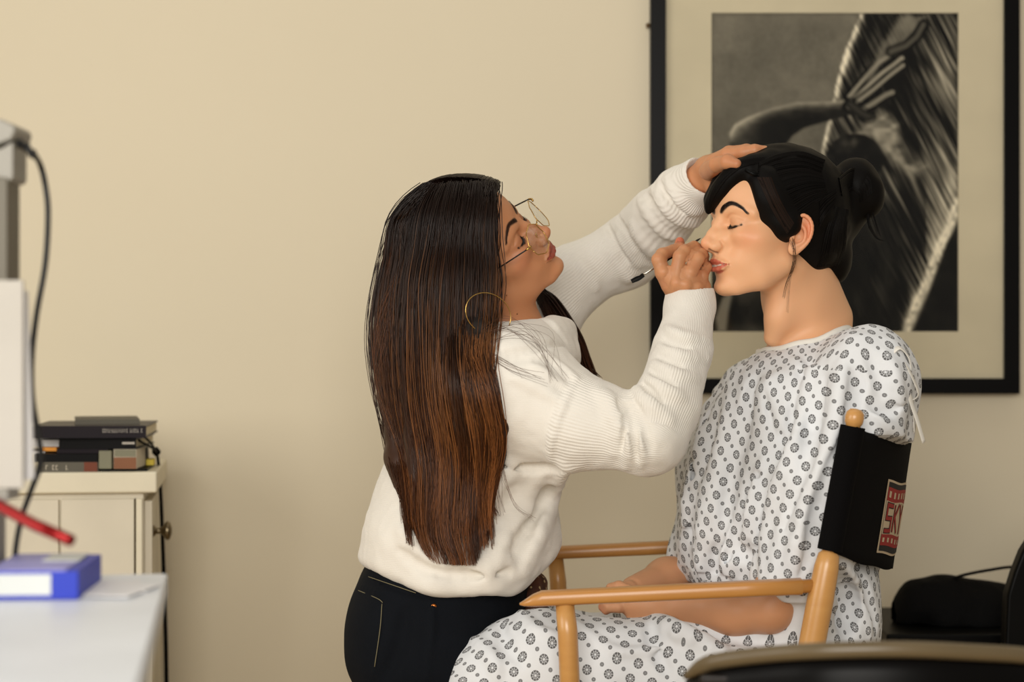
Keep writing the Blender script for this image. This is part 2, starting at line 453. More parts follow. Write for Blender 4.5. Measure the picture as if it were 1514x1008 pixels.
def head_colour(L, skin, lips, brow, lid=None, flush=None, hairc=None, o=0., lift=0.):
    """L (N,3) local millimetres -> colour"""
    c = np.tile(np.array(skin, float), (len(L), 1)); x, y, z = L.T; ay = np.abs(y)
    if flush is not None:
        t = np.exp(-(((x - 68) / 22) ** 2 + ((ay - 48) / 20) ** 2 + ((z + 16) / 17) ** 2)) * .38; c = mixc(c, flush, t)
        t = np.exp(-(((x - 112) / 12) ** 2 + (y / 12) ** 2 + ((z + 22) / 9) ** 2)) * .35; c = mixc(c, flush, t)
        t = np.exp(-(((x + 8) / 26) ** 2 + ((ay - 80) / 12) ** 2 + ((z) / 34) ** 2)) * .75; c = mixc(c, flush, t)
    if lid is not None:
        t = np.exp(-(((ay - 31) / 15) ** 2 + ((z - 6) / 6.5) ** 2)) * (x > 60) * .6; c = mixc(c, lid, t)
    # lips: outline in y,z on the front of the mouth
    yy = np.clip(ay / 24.5, 0, 1)
    top = -50.8 + (9.0 * (1 - yy ** 1.5)) - 1.6 * np.exp(-(ay / 3.) ** 2)
    bot = -51.4 - (11.2 + o) * (1 - yy ** 2.0)
    m = (x > 78) & (ay < 24.5); t = sstep(-.6, .6, top - z) * sstep(-.6, .6, z - bot) * m
    c = mixc(c, lips, t * .95)
    if o > 0:
        t = ((np.abs(z + 50.6) < 3.0) & (ay < 19) & (x > 78) & (x < 95.3 - ay * .16)).astype(float); c = mixc(c, (.62, .54, .45), t)
    t = np.exp(-((ay - 6.8) / 3.4) ** 2 - ((z + 32) / 3) ** 2) * (x > 93) * (x < 107); c = mixc(c, (.05, .012, .008), np.clip(t * 1.4, 0, 1) * .8)
    for s in (-1, 1):
        b = brow_curve(s, lift); dd, arc, _ = seg_dist(L, b); T = arc / arc.max() if arc.max() > 0 else arc
        w = 4.3 * (1 - .72 * np.clip(T, 0, 1) ** 1.5) * sstep(0, .06, T + .05)
        c = mixc(c, brow, (1 - sstep(w * .55, w * 1.25, dd)) * .93)
        ll = proj(spline(LASH(s), 14)); dd, arc, _ = seg_dist(L, ll)
        c = mixc(c, (.008, .005, .004), (1 - sstep(1.1, 2.4, dd)) * .97)
    return c
def lashes(s, n=46, ln=8.5, seed=1, down=.75):
    r = np.random.default_rng(seed); base = proj(spline(LASH(s), n))
    out = []; rad = []
    for i, b in enumerate(base):
        u = i / (n - 1); side = s * (-.25 + 1.2 * u); d = np.array((1.0 - .25 * u, side * .75, -down + r.normal(0, .07))); d /= np.linalg.norm(d)
        l = ln * (.6 + .4 * math.sin(PI * min(1, u * 1.15 + .1))) * r.uniform(.8, 1.1)
        t = np.linspace(0, 1, 6)[:, None]; out.append(b + d * l * t + np.array((0, 0, 1.)) * l * .38 * t ** 2); rad.append(.34 * (1 - .8 * t[:, 0]))
    ln_ = proj(spline(LASH(s), 21), .35)
    for k in range(0, 16, 3): out.append(ln_[k:k + 6]); rad.append(np.full(6, .55))
    return np.array(out), np.array(rad)
def brow_hairs(s, n=150, seed=2, lift=0.):
    r = np.random.default_rng(seed); B = brow_curve(s, lift); out = []; rad = []
    for i in range(n):
        u = r.uniform(0, .93); k = u * (len(B) - 1); a = int(k); p = B[a] + (B[a + 1] - B[a]) * (k - a); tg = B[min(a + 2, len(B) - 1)] - B[a]; tg /= np.linalg.norm(tg)
        w = 3.9 * (1 - .75 * u ** 1.5); off = r.uniform(-1, 1) * w
        p = p + np.array((.9 - .0 * off, 0, off)); d = tg + np.array((.12, 0, .55 * (1 - u) - .3 * u - off * .10)); d /= np.linalg.norm(d)
        l = r.uniform(4, 7) * (1 - .3 * u); t = np.linspace(0, 1, 4)[:, None]; out.append(p + d * l * t + np.array((-.12, 0, 0)) * l * t ** 2); rad.append(.22 * (1 - .7 * t[:, 0]))
    return np.array(out), np.array(rad)
def frame_from(F, L):
    F = np.array(F, float); F /= np.linalg.norm(F); L = np.array(L, float); L -= (L @ F) * F; L /= np.linalg.norm(L)
    return np.stack([F, L, np.cross(F, L)], 1)
M = {}
def simple(name, rgb, rough=.5, metal=0., bump=None, **kw):
    m = new_mat(name, lin(*rgb), rough, metal, **kw); n = NT(m)
    f = n.noise(9, 4, n.obj()); r = n.mix(f, tuple(c * .86 for c in lin(*rgb)), tuple(min(1, c * 1.1) for c in lin(*rgb))); n.l(r, n.b.inputs['Base Color'])
    if bump: n.bump(n.noise(bump[0], 3, n.obj()), bump[1], bump[2])
    M[name] = m; return m
def mk_mats():
    m = new_mat('wall_paint', rough=.75); n = NT(m); o = n.obj(); M['wall'] = m
    f = n.noise(1.3, 5, o, .6); c = n.mix(f, lin(214, 203, 178), lin(220, 210, 186))
    # faint scuffs and filled marks
    s = n.n('ShaderNodeMapping'); s.inputs['Scale'].default_value = (9, 9, 22); n.l(o, s.inputs[0])
    g = n.noise(1.0, 6, s.outputs[0], .7); g2 = n.noise(2.2, 2, o)
    k = n.math('MULTIPLY', n.math('GREATER_THAN', g, .69), n.math('GREATER_THAN', g2, .58)); c = n.mix(n.math('MULTIPLY', k, .35), c, lin(186, 166, 130))
    n.l(c, n.b.inputs['Base Color']); n.bump(n.noise(60, 4, o), .12, .002)
    simple('floor_wood', (196, 170, 130), .45)
    m = new_mat('skin', rough=.46); n = NT(m); M['skin'] = m; n.l(n.vcol(), n.b.inputs['Base Color']); n.bump(n.noise(900, 2, n.obj()), .08, .0006)
    n.b.inputs['Subsurface Weight'].default_value = .12; n.b.inputs['Subsurface Radius'].default_value = (.012, .004, .002); n.b.inputs['Subsurface Scale'].default_value = 1.
    n.b.inputs['Specular IOR Level'].default_value = .38
    m = new_mat('hair', rough=.36); n = NT(m); M['hair'] = m; n.l(n.vcol(), n.b.inputs['Base Color']); n.b.inputs['Specular IOR Level'].default_value = .32
    m = new_mat('hair_dark', rough=.55); n = NT(m); M['hair_dark'] = m; n.l(n.vcol(), n.b.inputs['Base Color']); n.b.inputs['Specular IOR Level'].default_value = .25
    # white knit: plain on the body, ribbed where the rib attribute says so
    m = new_mat('knit', rough=.9); n = NT(m); M['knit'] = m; u = n.uv(); sp = n.n('ShaderNodeSeparateXYZ'); n.l(u, sp.inputs[0])
    rib = n.math('SINE', n.math('MULTIPLY', sp.outputs[0], 2 * PI / .0036)); row = n.math('SINE', n.math('MULTIPLY', sp.outputs[1], 2 * PI / .0026))
    msk = n.n('ShaderNodeAttribute', attribute_name='rib').outputs['Fac']
    h = n.math('ADD', n.math('MULTIPLY', n.math('MULTIPLY', rib, msk), 1.), n.math('MULTIPLY', row, .12)); h = n.math('ADD', h, n.math('MULTIPLY', n.noise(420, 3, n.obj()), .9))
    n.bump(h, .4, .001); n.b.inputs['Sheen Weight'].default_value = .25; n.b.inputs['Sheen Roughness'].default_value = .5
    f = n.noise(6, 3, n.obj()); n.l(n.mix(f, lin(224, 219, 209), lin(232, 228, 220)), n.b.inputs['Base Color'])
    # dark denim
    m = new_mat('denim', rough=.85); n = NT(m); M['denim'] = m; o = n.obj(); f = n.noise(9, 5, o, .65); g = n.noise(700, 2, o)
    c = n.mix(f, lin(5, 6, 8), lin(15, 18, 24)); c = n.mix(n.math('MULTIPLY', g, .4), c, lin(20, 25, 33)); n.l(c, n.b.inputs['Base Color']); n.bump(g, .3, .0006)
    simple('stitch', (120, 112, 84), .8); simple('copper', (176, 104, 50), .35, 1.)
    # gown cotton printed with wheel-like flowers and dots
    m = new_mat('gown', rough=.85); n = NT(m); M['gown'] = m; u = n.uv(); sp = n.n('ShaderNodeSeparateXYZ'); n.l(u, sp.inputs[0]); x, y = sp.outputs[0], sp.outputs[1]
    ax, ay, bx, by = .0295, -.0055, .0115, .0190; det = ax * by - bx * ay
    s = n.math('ADD', n.math('MULTIPLY', x, by / det), n.math('MULTIPLY', y, -bx / det)); t = n.math('ADD', n.math('MULTIPLY', x, -ay / det), n.math('MULTIPLY', y, ax / det))
    def cell(off):
        ds = n.math('SUBTRACT', n.math('FRACT', n.math('ADD', s, off)), .5); dt = n.math('SUBTRACT', n.math('FRACT', n.math('ADD', t, off)), .5)
        dx = n.math('ADD', n.math('MULTIPLY', ds, ax), n.math('MULTIPLY', dt, bx)); dy = n.math('ADD', n.math('MULTIPLY', ds, ay), n.math('MULTIPLY', dt, by))
        r = n.math('SQRT', n.math('ADD', n.math('MULTIPLY', dx, dx), n.math('MULTIPLY', dy, dy))); return dx, dy, r
    dx, dy, r = cell(0.); an = n.math('ARCTAN2', dy, dx)
    pet = n.math('ABSOLUTE', n.math('SINE', n.math('MULTIPLY', an, 4.5)))
    big = n.math('MULTIPLY', n.math('LESS_THAN', r, .0065), n.math('GREATER_THAN', r, .0009))
    gap = n.math('GREATER_THAN', n.math('MULTIPLY', pet, r), .00105); ring = n.math('GREATER_THAN', n.math('ABSOLUTE', n.math('SUBTRACT', r, .0038)), .00018)
    flower = n.math('MULTIPLY', n.math('MULTIPLY', big, gap), ring)
    _, _, r2 = cell(.5); dot = n.math('MULTIPLY', n.math('LESS_THAN', r2, .0029), n.math('GREATER_THAN', r2, .0004))
    pat = n.math('MAXIMUM', flower, n.math('MULTIPLY', dot, .85)); msk = n.n('ShaderNodeAttribute', attribute_name='print').outputs['Fac']; pat = n.math('MULTIPLY', pat, msk)
    n.l(n.mix(n.math('MULTIPLY', pat, .9), lin(222, 225, 229), lin(56, 54, 54)), n.b.inputs['Base Color']); n.bump(n.noise(45, 4, n.obj()), .25, .003)
    simple('gown_trim', (228, 225, 217), .85)
    # varnished beech of the director chair
    def wood(name, a, b, rough):
        m = new_mat(name, rough=rough); n = NT(m); M[name] = m; mp = n.n('ShaderNodeMapping'); mp.inputs['Scale'].default_value = (5, 42, 42); n.l(n.obj(), mp.inputs[0])
        f = n.noise(1., 5, mp.outputs[0], .6); g = n.noise(7, 3, n.obj()); c = n.mix(f, lin(*a), lin(*b)); c = n.mix(n.math('MULTIPLY', n.math('GREATER_THAN', g, .68), .45), c, lin(92, 56, 26)); n.l(c, n.b.inputs['Base Color'])
        n.b.inputs['Coat Weight'].default_value = .35; n.b.inputs['Coat Roughness'].default_value = .25
    wood('beech', (172, 112, 48), (204, 148, 78), .38); wood('beech_post', (186, 130, 66), (212, 162, 96), .34)
    simple('canvas', (7, 6, 7), .92, bump=(500, .3, .0008)); simple('logo_red', (150, 34, 30), .8); simple('logo_cream', (196, 178, 150), .8); simple('logo_black', (10, 8, 8), .8)
    simple('frame_black', (5, 4, 4), .38); simple('mat_board', (214, 203, 176), .85)
    m = new_mat('print', rough=.6); n = NT(m); M['print'] = m; n.l(n.vcol(), n.b.inputs['Base Color'])
    for nm, tint in (('glazing', (.97, .97, .96)), ('lens', (.95, .96, .97))):      # thin clear panes: mostly clear, a fresnel share of reflection
        m = bpy.data.materials.new(nm); m.use_nodes = True; t = m.node_tree; t.nodes.clear(); o = t.nodes.new('ShaderNodeOutputMaterial'); mx = t.nodes.new('ShaderNodeMixShader'); tr = t.nodes.new('ShaderNodeBsdfTransparent'); gl = t.nodes.new('ShaderNodeBsdfGlossy'); fr = t.nodes.new('ShaderNodeFresnel')
        tr.inputs[0].default_value = (*tint, 1); gl.inputs['Roughness'].default_value = .04; fr.inputs[0].default_value = 1.16 if nm == 'lens' else 1.15
        mx.inputs[0].default_value = .045 if nm == 'lens' else .012; t.links.new(tr.outputs[0], mx.inputs[1]); t.links.new(gl.outputs[0], mx.inputs[2]); t.links.new(mx.outputs[0], o.inputs[0]); M[nm] = m
    simple('gold', (206, 168, 96), .25, 1.); simple('temple_black', (14, 11, 9), .3); simple('steel', (190, 186, 176), .25, 1.); simple('bristle', (26, 20, 16), .8)
    simple('cabinet_white', (214, 206, 186), .5); simple('cabinet_edge', (222, 214, 190), .5); simple('groove_dark', (84, 72, 52), .8); simple('pewter', (120, 108, 86), .3, 1.)
    simple('book_black', (6, 5, 6), .45); simple('book_plum', (26, 20, 26), .38); simple('book_grey', (98, 94, 84), .6); simple('book_brown', (126, 78, 44), .6); simple('book_sage', (120, 118, 96), .6); simple('pages', (214, 204, 176), .8)
    simple('print_cream', (206, 196, 176), .7); simple('orange', (226, 146, 40), .6); simple('yellow', (214, 190, 60), .6); simple('rust', (110, 52, 28), .7)
    simple('strap_black', (10, 8, 7), .7); simple('cable', (8, 8, 8), .45); simple('device_grey', (150, 146, 136), .45); simple('device_dark', (104, 98, 84), .5); simple('paper_white', (206, 203, 200), .7); simple('paper_warm', (186, 180, 170), .7)
    simple('table_white', (224, 230, 238), .4); simple('box_blue', (16, 46, 176), .5); simple('box_lavender', (150, 150, 214), .5); simple('box_white', (204, 208, 206), .55); simple('sheet', (236, 236, 238), .7)
    simple('red_metal', (138, 8, 10), .25, .6); simple('bag_black', (4, 4, 4), .75, bump=(60, .5, .004)); simple('plastic_black', (5, 5, 5), .4); simple('leather_rim', (98, 84, 60), .32); simple('leather_black', (5, 4, 4), .38); simple('leather_brown', (20, 12, 8), .4)
    m = new_mat('pouch', rough=.8); n = NT(m); M['pouch'] = m; v = n.n('ShaderNodeTexVoronoi'); v.inputs['Scale'].default_value = 95; n.l(n.obj(), v.inputs['Vector']); c = n.mix(n.noise(60, 2, n.obj()), lin(24, 9, 5), lin(104, 52, 22)); c = n.mix(n.math('LESS_THAN', v.outputs['Distance'], .22), c, lin(190, 165, 120)); n.l(c, n.b.inputs['Base Color'])
    simple('shoe_black', (20, 18, 18), .5); simple('nail_rust', (96, 72, 40), .7)
mk_mats()
for _n in ('canvas', 'bag_black', 'plastic_black', 'strap_black', 'denim', 'book_black', 'book_plum', 'book_grey', 'hair_dark', 'print', 'leather_black', 'frame_black'): M[_n].node_tree.nodes['Principled BSDF'].inputs['Specular IOR Level'].default_value = .11
# ------------------------------------------------------------------ the make-up artist
A_HEAD = dict(R=frame_from((.80, -.43, .50), (0, .8, .6)), T=W(712, 382, 2.90), S=.00096)
def hand_near(B):
    """right hand pinching the brush, back of the hand towards the camera"""
    q = lambda x, y, d: W(x, y, d)
    B.chain([q(1021, 470, 2.835), q(1019, 440, 2.832), q(1013, 424, 2.832)], [.024, .025, .026], k=.01, kin=.01)
    B.ell(q(1005, 422, 2.828), (.024, .017, .019), k=.012); B.ell(q(1030, 425, 2.834), (.020, .018, .018), k=.012)
    F = [([(990, 420, 2.822), (980, 403, 2.820), (973.5, 384, 2.818), (979, 376, 2.826), (995, 370, 2.842), (1006, 365, 2.846)], [.013, .0108, .0095, .0090, .0080, .0066]),
         ([(999, 424, 2.816), (1000, 405, 2.812), (1005, 379, 2.812), (1012, 371, 2.818), (1026, 364.5, 2.838), (1034, 367, 2.850)], [.0122, .0102, .0093, .0088, .0080, .0068]),
         ([(1012, 426, 2.816), (1021, 402, 2.812), (1032, 382, 2.818), (1037, 376, 2.830), (1040, 379, 2.848), (1036, 388, 2.856)], [.0122, .0102, .0092, .0088, .0080, .0066]),
         ([(1028, 428, 2.822), (1038, 408, 2.824), (1045, 395, 2.836), (1043, 391, 2.850), (1037, 397, 2.858)], [.0104, .0084, .0072, .0068, .0060])]
    for p, r in F: B.chain([q(*a) for a in p], r, k=.0035, kin=.003)
    B.chain([q(1012, 425, 2.848), q(1004, 402, 2.866), q(1003, 378, 2.868), q(1004.5, 366, 2.862), q(1005, 357, 2.856)], [.014, .0105, .0088, .0084, .0066], k=.005, kin=.004)
    for x, y, d, r in ((981, 402, 2.812, .0075), (1000, 418, 2.805, .0078), (1014, 421, 2.805, .0078), (1030, 424, 2.812, .007)): B.ell(q(x, y, d), (r, r, r), k=.008)
def hand_far(B):
    """left hand resting on the crown of the seated person"""
    q = W
    B.chain([q(1012, 285, 2.975), q(1034, 268, 2.955), q(1046, 255, 2.94)], [.023, .022, .022], k=.01, kin=.01)
    B.ell(q(1054, 246, 2.925), (.022, .030, .017), k=.014)
    B.ell(q(1049, 262, 2.925), (.010, .022, .024), k=.010)
    B.chain([q(1056, 240, 2.90), q(1076, 229, 2.870), q(1100, 225, 2.850), q(1116, 222, 2.845), q(1131, 220.5, 2.845)], [.0125, .0105, .0092, .0082, .0052], k=.006, kin=.004)
    B.chain([q(1058, 238, 2.94), q(1078, 226, 2.93), q(1104, 222, 2.92), q(1122, 223, 2.915)], [.012, .0100, .0088, .006], k=.006, kin=.004)
    B.chain([q(1056, 240, 2.955), q(1076, 227, 2.95), q(1100, 226, 2.94), q(1116, 230, 2.938)], [.011, .0095, .0083, .006], k=.006, kin=.004)
    B.chain([q(1054, 244, 2.966), q(1070, 232, 2.967), q(1090, 231, 2.962), q(1102, 236, 2.96)], [.010, .0085, .0073, .0055], k=.006, kin=.004)
    B.chain([q(1047, 253, 2.895), q(1060, 243, 2.84), q(1076, 239, 2.812), q(1089, 242, 2.800)], [.0135, .0112, .0105, .0068], k=.006, kin=.004)
A_SHN = W(778, 590, 2.775); A_ELN = W(968, 648, 2.70); A_WRN = W(1021, 450, 2.835)
A_SHF = W(778, 505, 3.08); A_ELF = W(925, 375, 3.16); A_WRF = W(1030, 272, 2.965)
def artist_torso(B, g=0.):
    B.ell(W(668, 845, 2.95), (.125 + g, .155 + g, .10), k=.05)
    B.ell(W(690, 730, 2.95), (.112 + g, .150 + g, .13), k=.05)
    B.ell(W(728, 620, 2.94), (.105 + g, .150 + g, .12), k=.05)
    B.chain([W(762, 568, 2.80), W(758, 545, 2.94), W(778, 540, 3.07)], [.062 + g, .060 + g, .055 + g], k=.04, kin=.02)
def artist_body():
    B = Shape(); H = make_head(lip=.92, jaww=-2, mouth_open=0, crown=11); H.T = np.asarray(A_HEAD['T'], f32); H.R = np.asarray(A_HEAD['R'], f32); H.S = A_HEAD['S']
    B.sub(H, A_HEAD['T'], .16, k=.02)
    B.chain([W(735, 440, 2.92), W(752, 500, 2.935), W(750, 545, 2.94)], [.050, .052, .062], k=.03, kin=.02)
    artist_torso(B, -.025)
    B.chain([A_SHN, A_ELN], [.040, .026], k=.03); B.chain([A_ELN, A_WRN], [.026, .021], k=.01)
    B.chain([W(775, 515, 3.06), W(845, 415, 3.14), A_ELF], [.036, .030, .028], k=.03); B.chain([A_ELF, W(975, 325, 3.08), A_WRF], [.028, .024, .022], k=.01)
    B.ell(W(645, 925, 2.95), (.095, .14, .10), k=.04)
    for s, d in ((-1, 2.86), (1, 3.04)):
        B.chain([W(645, 960, d), W(665, 1270, d), W(650, 1650, d)], [.082, .055, .036], k=.03, kin=.02)
    hand_near(B); hand_far(B)
    return B
SK_A = lin(196, 136, 96)
def build_artist():
    t = empty('person', (W(655, 1700, 2.95)[0], 2.95, 0), 'standing woman in white ribbed sweater and dark jeans, long brown hair and glasses, doing make-up', 'person')
    B = artist_body(); H = B.ops[0][1]; global _HEAD
    parts = []
    hc = np.array(A_HEAD['T'])
    def cut(lo, hi, h): parts.append(polygonize(B, lo, hi, h))
    v, f = join_polys([polygonize(B, hc - .14, hc + (.135, .13, .12), .0014 * RES),
                       polygonize(B, np.array(W(1014, 470, 2.80)) - (.06, .05, .01), np.array(W(1014, 400, 2.83)) + (.06, .07, .08), .0013 * RES),
                       polygonize(B, np.array(W(1060, 300, 2.9)) - (.07, .16, .02), np.array(W(1080, 240, 2.93)) + (.09, .09, .05), .0014 * RES)])
    lo = np.array((-.35, 2.6, .02)); hi = np.array((.30, 3.35, 1.42))
    # the rest of the body, hidden by clothes, in the same mesh
    v2, f2 = polygonize(B, lo, hi, .007)
    keep = ~(((v2[f2[:, 0]] > hc - .13).all(1)) & ((v2[f2[:, 0]] < hc + .115).all(1))); f2 = f2[keep]
    v, f = join_polys([(v, f), (v2, f2)])
    L = H.loc(v.astype(f32)).astype(float); SH = np.array(SK_A)
    col = np.tile(SH, (len(v), 1)); m = nrm(L - np.array((0, 0, 10.))) < 135
    H0 = Shape(); H0.ops = H.ops; globals()['_HEAD'] = H0
    col[m] = head_colour(L[m], SK_A, lin(150, 68, 54), lin(50, 28, 18), lid=lin(150, 92, 62), flush=lin(196, 116, 84), lift=5)
    nl = np.array(W(1004.5, 354, 2.850)); k = np.exp(-(nrm(v - nl) / .008) ** 2); col = mixc(col, lin(196, 92, 72), k * .8)
    hv = v[:, 0] > .2; nz = vnoise(v * 70, 5); col[hv] = mixc(col[hv], lin(170, 104, 72), np.clip(nz[hv] * .5, 0, .4))
    me = mesh_np('body', v, f); set_color(me, col); link('body', me, M['skin'], t)
    def HW(p): return H.world(np.asarray(p).reshape(-1, 3)).reshape(np.shape(p))
    cs = []; rs = []
    for s in (-1, 1):
        a, b = lashes(s, n=40, ln=8, down=1.0); cs.append(HW(a)); rs.append(b * .001)
    for a, b in zip(cs, rs): link('eyelashes', strands(a, b, np.full(a.shape, .01), name='eyelashes'), M['hair'], t)
    for s in (-1, 1):
        a, b = brow_hairs(s, 170, 3 + s, lift=5); a = HW(a); me = strands(a, b * .00085, np.tile(np.array(lin(46, 26, 16)), a.shape[:-1] + (1,)), name='eyebrow'); link('eyebrow', me, M['hair'], t)
    # ---- sweater
    S = Shape(); artist_torso(S, .012)
    S.ell(W(640, 770, 2.95), (.085, .15, .085), k=.05); S.ell(W(613, 800, 2.90), (.062, .10, .045), k=.04)
    S.ell(W(780, 640, 2.90), (.062, .12, .075), k=.05)
    S.ell(W(738, 800, 2.93), (.088, .14, .07), k=.05)
    S.chain([W(762, 575, 2.80), W(860, 625, 2.755), W(958, 646, 2.715)], [.082, .059, .050], k=.045, kin=.03)
    S.chain([W(962, 645, 2.715), W(985, 600, 2.73), W(1008, 520, 2.79), W(1020, 455, 2.83), W(1021, 436, 2.835)], [.048, .046, .041, .035, .034], k=.02, kin=.012)
    S.chain([W(775, 515, 3.06), W(845, 415, 3.14), W(930, 372, 3.16)], [.062, .052, .051], k=.04, kin=.02)
    S.chain([W(925, 375, 3.16), W(975, 325, 3.08), W(1010, 290, 3.0), W(1036, 268, 2.958)], [.053, .050, .044, .036], k=.02, kin=.012)
    # hem band
    S.chain([W(560, 828, 2.95), W(585, 850, 2.85), W(645, 862, 2.80), W(720, 858, 2.80), W(775, 846, 2.88), W(795, 838, 2.98)], [.018, .022, .024, .024, .022, .02], k=.03, kin=.02)
    S.half(W(610, 872, 2.81), (-.50, -.15, -1.0), k=.012)      # lower edge: rises to the left, hangs level across the hip
    S.half(W(690, 882, 2.80), (0, -.10, -1.0), k=.012); S.half(W(764, 874, 2.90), (.85, 0, -1.0), k=.012)
    # the hand openings
    d = np.array(W(1021, 436, 2.835)) - W(1018, 470, 2.83); S.half(W(1020.5, 436, 2.835), (0, 0, 1), k=.0) if False else None
    base = Shape(); base.ops = list(S.ops)
    near = lambda pts, r, k=.010, op='u', n=10, off=None: fold(S, base, pts, r, k, op, n, off)
    # cuff roll, rucks along the inside of the near forearm
    near([(985, 482), (996, 492), (1018, 500), (1046, 503), (1056, 498)], .0085, .006)
    near([(975, 512), (992, 520), (1015, 528), (1044, 530)], .008); near([(966, 537), (982, 545), (1004, 556), (1030, 560)], .009)
    near([(955, 556), (968, 566), (990, 580), (1012, 590)], .009); near([(941, 574), (952, 588), (968, 604), (990, 622)], .010)
    near([(980, 500), (995, 509), (1020, 515)], .004, .006, 's'); near([(971, 526), (988, 534), (1010, 543)], .004, .006, 's'); near([(962, 548), (975, 558), (1000, 572)], .0045, .006, 's'); near([(949, 566), (960, 578), (980, 598)], .005, .006, 's')
    # elbow creases
    near([(926, 598), (930, 630), (932, 660), (926, 690)], .0095, .010); near([(932, 596), (944, 630), (950, 660), (948, 690)], .008, .008)
    near([(921, 600), (921, 630), (918, 665)], .005, .008, 's'); near([(931, 600), (938, 640), (941, 680)], .0045, .007, 's'); near([(938, 595), (952, 630), (962, 668)], .005, .007, 's')
    near([(885, 580), (902, 596), (912, 630), (908, 668)], .010, .014); near([(915, 592), (924, 600), (921, 604)], .007, .006, 's')
    # shoulder seam and drape
    near([(850, 562), (838, 590), (826, 620), (816, 655), (815, 678)], .0045, .007); near([(780, 530), (810, 556), (835, 572)], .006, .012); near([(800, 520), (830, 545), (852, 560)], .006, .010)
    near([(760, 560), (795, 572), (828, 592)], .006, .014)
    near([(838, 690), (815, 730), (790, 790), (772, 840)], .012, .03); near([(800, 690), (775, 740), (745, 800), (720, 840)], .010, .03); near([(820, 695), (797, 745), (770, 800), (750, 842)], .008, .02, 's')
    near([(760, 690), (700, 760), (640, 810)], .008, .03); near([(600, 790), (640, 825), (700, 836), (750, 830)], .009, .022); near([(590, 815), (630, 842), (690, 850), (750, 845)], .006, .012, 's')
    near([(740, 688), (790, 690), (835, 692)], .006, .012, 's')
    # far sleeve rucks
    near([(880, 338), (900, 372), (925, 405), (930, 414)], .008, .012); near([(905, 322), (915, 350), (945, 392)], .010, .010); near([(924, 305), (935, 330), (958, 362), (982, 382)], .011, .010)
    near([(913, 318), (926, 342), (948, 378), (962, 392)], .0055, .006, 's'); near([(897, 330), (908, 355), (930, 388)], .005, .007, 's')
    near([(944, 292), (960, 318), (985, 345), (1008, 352)], .009, .010); near([(965, 277), (980, 300), (1005, 325), (1028, 333)], .009, .010); near([(985, 263), (1000, 290), (1020, 310), (1036, 312)], .008, .010)
    near([(954, 285), (968, 308), (994, 334)], .0045, .006, 's'); near([(975, 271), (990, 295), (1012, 315)], .0045, .006, 's')
    near([(850, 350), (858, 390), (880, 425)], .007, .016)
    # cowl collar
    S.chain(spline([W(750, 508, 2.83), W(788, 500, 2.835), W(818, 488, 2.87), W(832, 492, 2.93), W(825, 500, 3.0), W(785, 505, 3.02), W(740, 505, 3.0), W(715, 505, 2.93), W(728, 508, 2.86), W(750, 508, 2.83)], 28), [.019] * 28, k=.02, kin=.01)
    S.chain(spline([W(745, 512, 2.82), W(790, 512, 2.83), W(825, 520, 2.88), W(832, 530, 2.95), W(800, 530, 3.02)], 18), [.024] * 18, k=.02, kin=.01)
    S.chain(spline([W(815, 482, 2.875), W(836, 510, 2.90), W(838, 540, 2.90)], 8), [.012, .014, .014, .014, .013, .012, .01, .008], k=.012, kin=.006)
    b2 = Shape(); b2.ops = list(S.ops)
    fold(S, b2, [(740, 522), (780, 518), (815, 508), (838, 515)], .006, .008, 's'); fold(S, b2, [(740, 530), (780, 528), (815, 535), (836, 545)], .006, .010, 's'); fold(S, b2, [(800, 470), (822, 486), (838, 505)], .005, .008, 's')
    S.chain([W(745, 470, 2.925), W(768, 440, 2.93)], [.050, .056], k=.004, op='s')      # neck opening
    S.chain([W(750, 500, 2.935), W(735, 440, 2.92)], [.054, .054], k=.004, op='s')
    for a, b, r in ((W(1021, 437, 2.835), W(1017, 392, 2.83), .026), (W(1036, 266, 2.957), W(1066, 240, 2.92), .026)):   # cuff openings
        S.rc(a, b, r, r + .03, k=.003, op='s')
    def post(P, d):
        return d + .0018 * vnoise(P * 28, 3) + .0008 * vnoise(P * 75, 4)
    S.post = post
    v, f = join_polys([polygonize(S, (-.26, 2.55, .80), (.42, 3.32, 1.53), .0026 * RES)])
    limbs = [[W(770, 580, 2.79), A_ELN, W(1022, 420, 2.835)], [A_SHF, A_ELF, W(1040, 262, 2.955)]]
    fc = v[f].mean(1); D = [seg_dist(fc, l) for l in limbs]
    ax = np.array([W(690, 860, 2.95), W(750, 520, 2.94)]); dt = seg_dist(fc, ax)[0] - .05
    which = np.where((D[0][0] < dt) & (D[0][1] > .07), 0, np.where((D[1][0] < dt) & (D[1][1] > .04), 1, 2))
    lv = v[f.ravel()]; wl = np.repeat(which, 4); uv = np.zeros((len(lv), 2))
    for w in (0, 1):
        m = wl == w; pts = np.array(limbs[w]); _, arc, idx = seg_dist(lv[m], pts); n_ = np.cross(pts[1] - pts[0], pts[2] - pts[1]); n_ /= np.linalg.norm(n_)
        ang = np.zeros(m.sum())
        for i in range(2):
            k = idx == i; tdir = pts[i + 1] - pts[i]; tdir /= np.linalg.norm(tdir); b_ = np.cross(tdir, n_); q = lv[m][k] - pts[i]; ang[k] = np.arctan2(q @ b_, q @ n_)
        # keep each face on one side of the angular seam
        A4 = ang.reshape(-1, 4); A4 = np.where((A4.max(1) - A4.min(1) > PI)[:, None] & (A4 < 0), A4 + 2 * PI, A4)
        uv[m, 0] = A4.ravel() * .045; uv[m, 1] = arc
    m = wl == 2; uv[m, 0] = lv[m, 0] + lv[m, 1] * .7; uv[m, 1] = lv[m, 2]
    me = mesh_np('sweater', v, f); set_uv(me, uv)
    rib = np.zeros(len(v)); rv = seg_dist(v, limbs[0]); rv2 = seg_dist(v, limbs[1]); dt = seg_dist(v, ax)[0] - .05
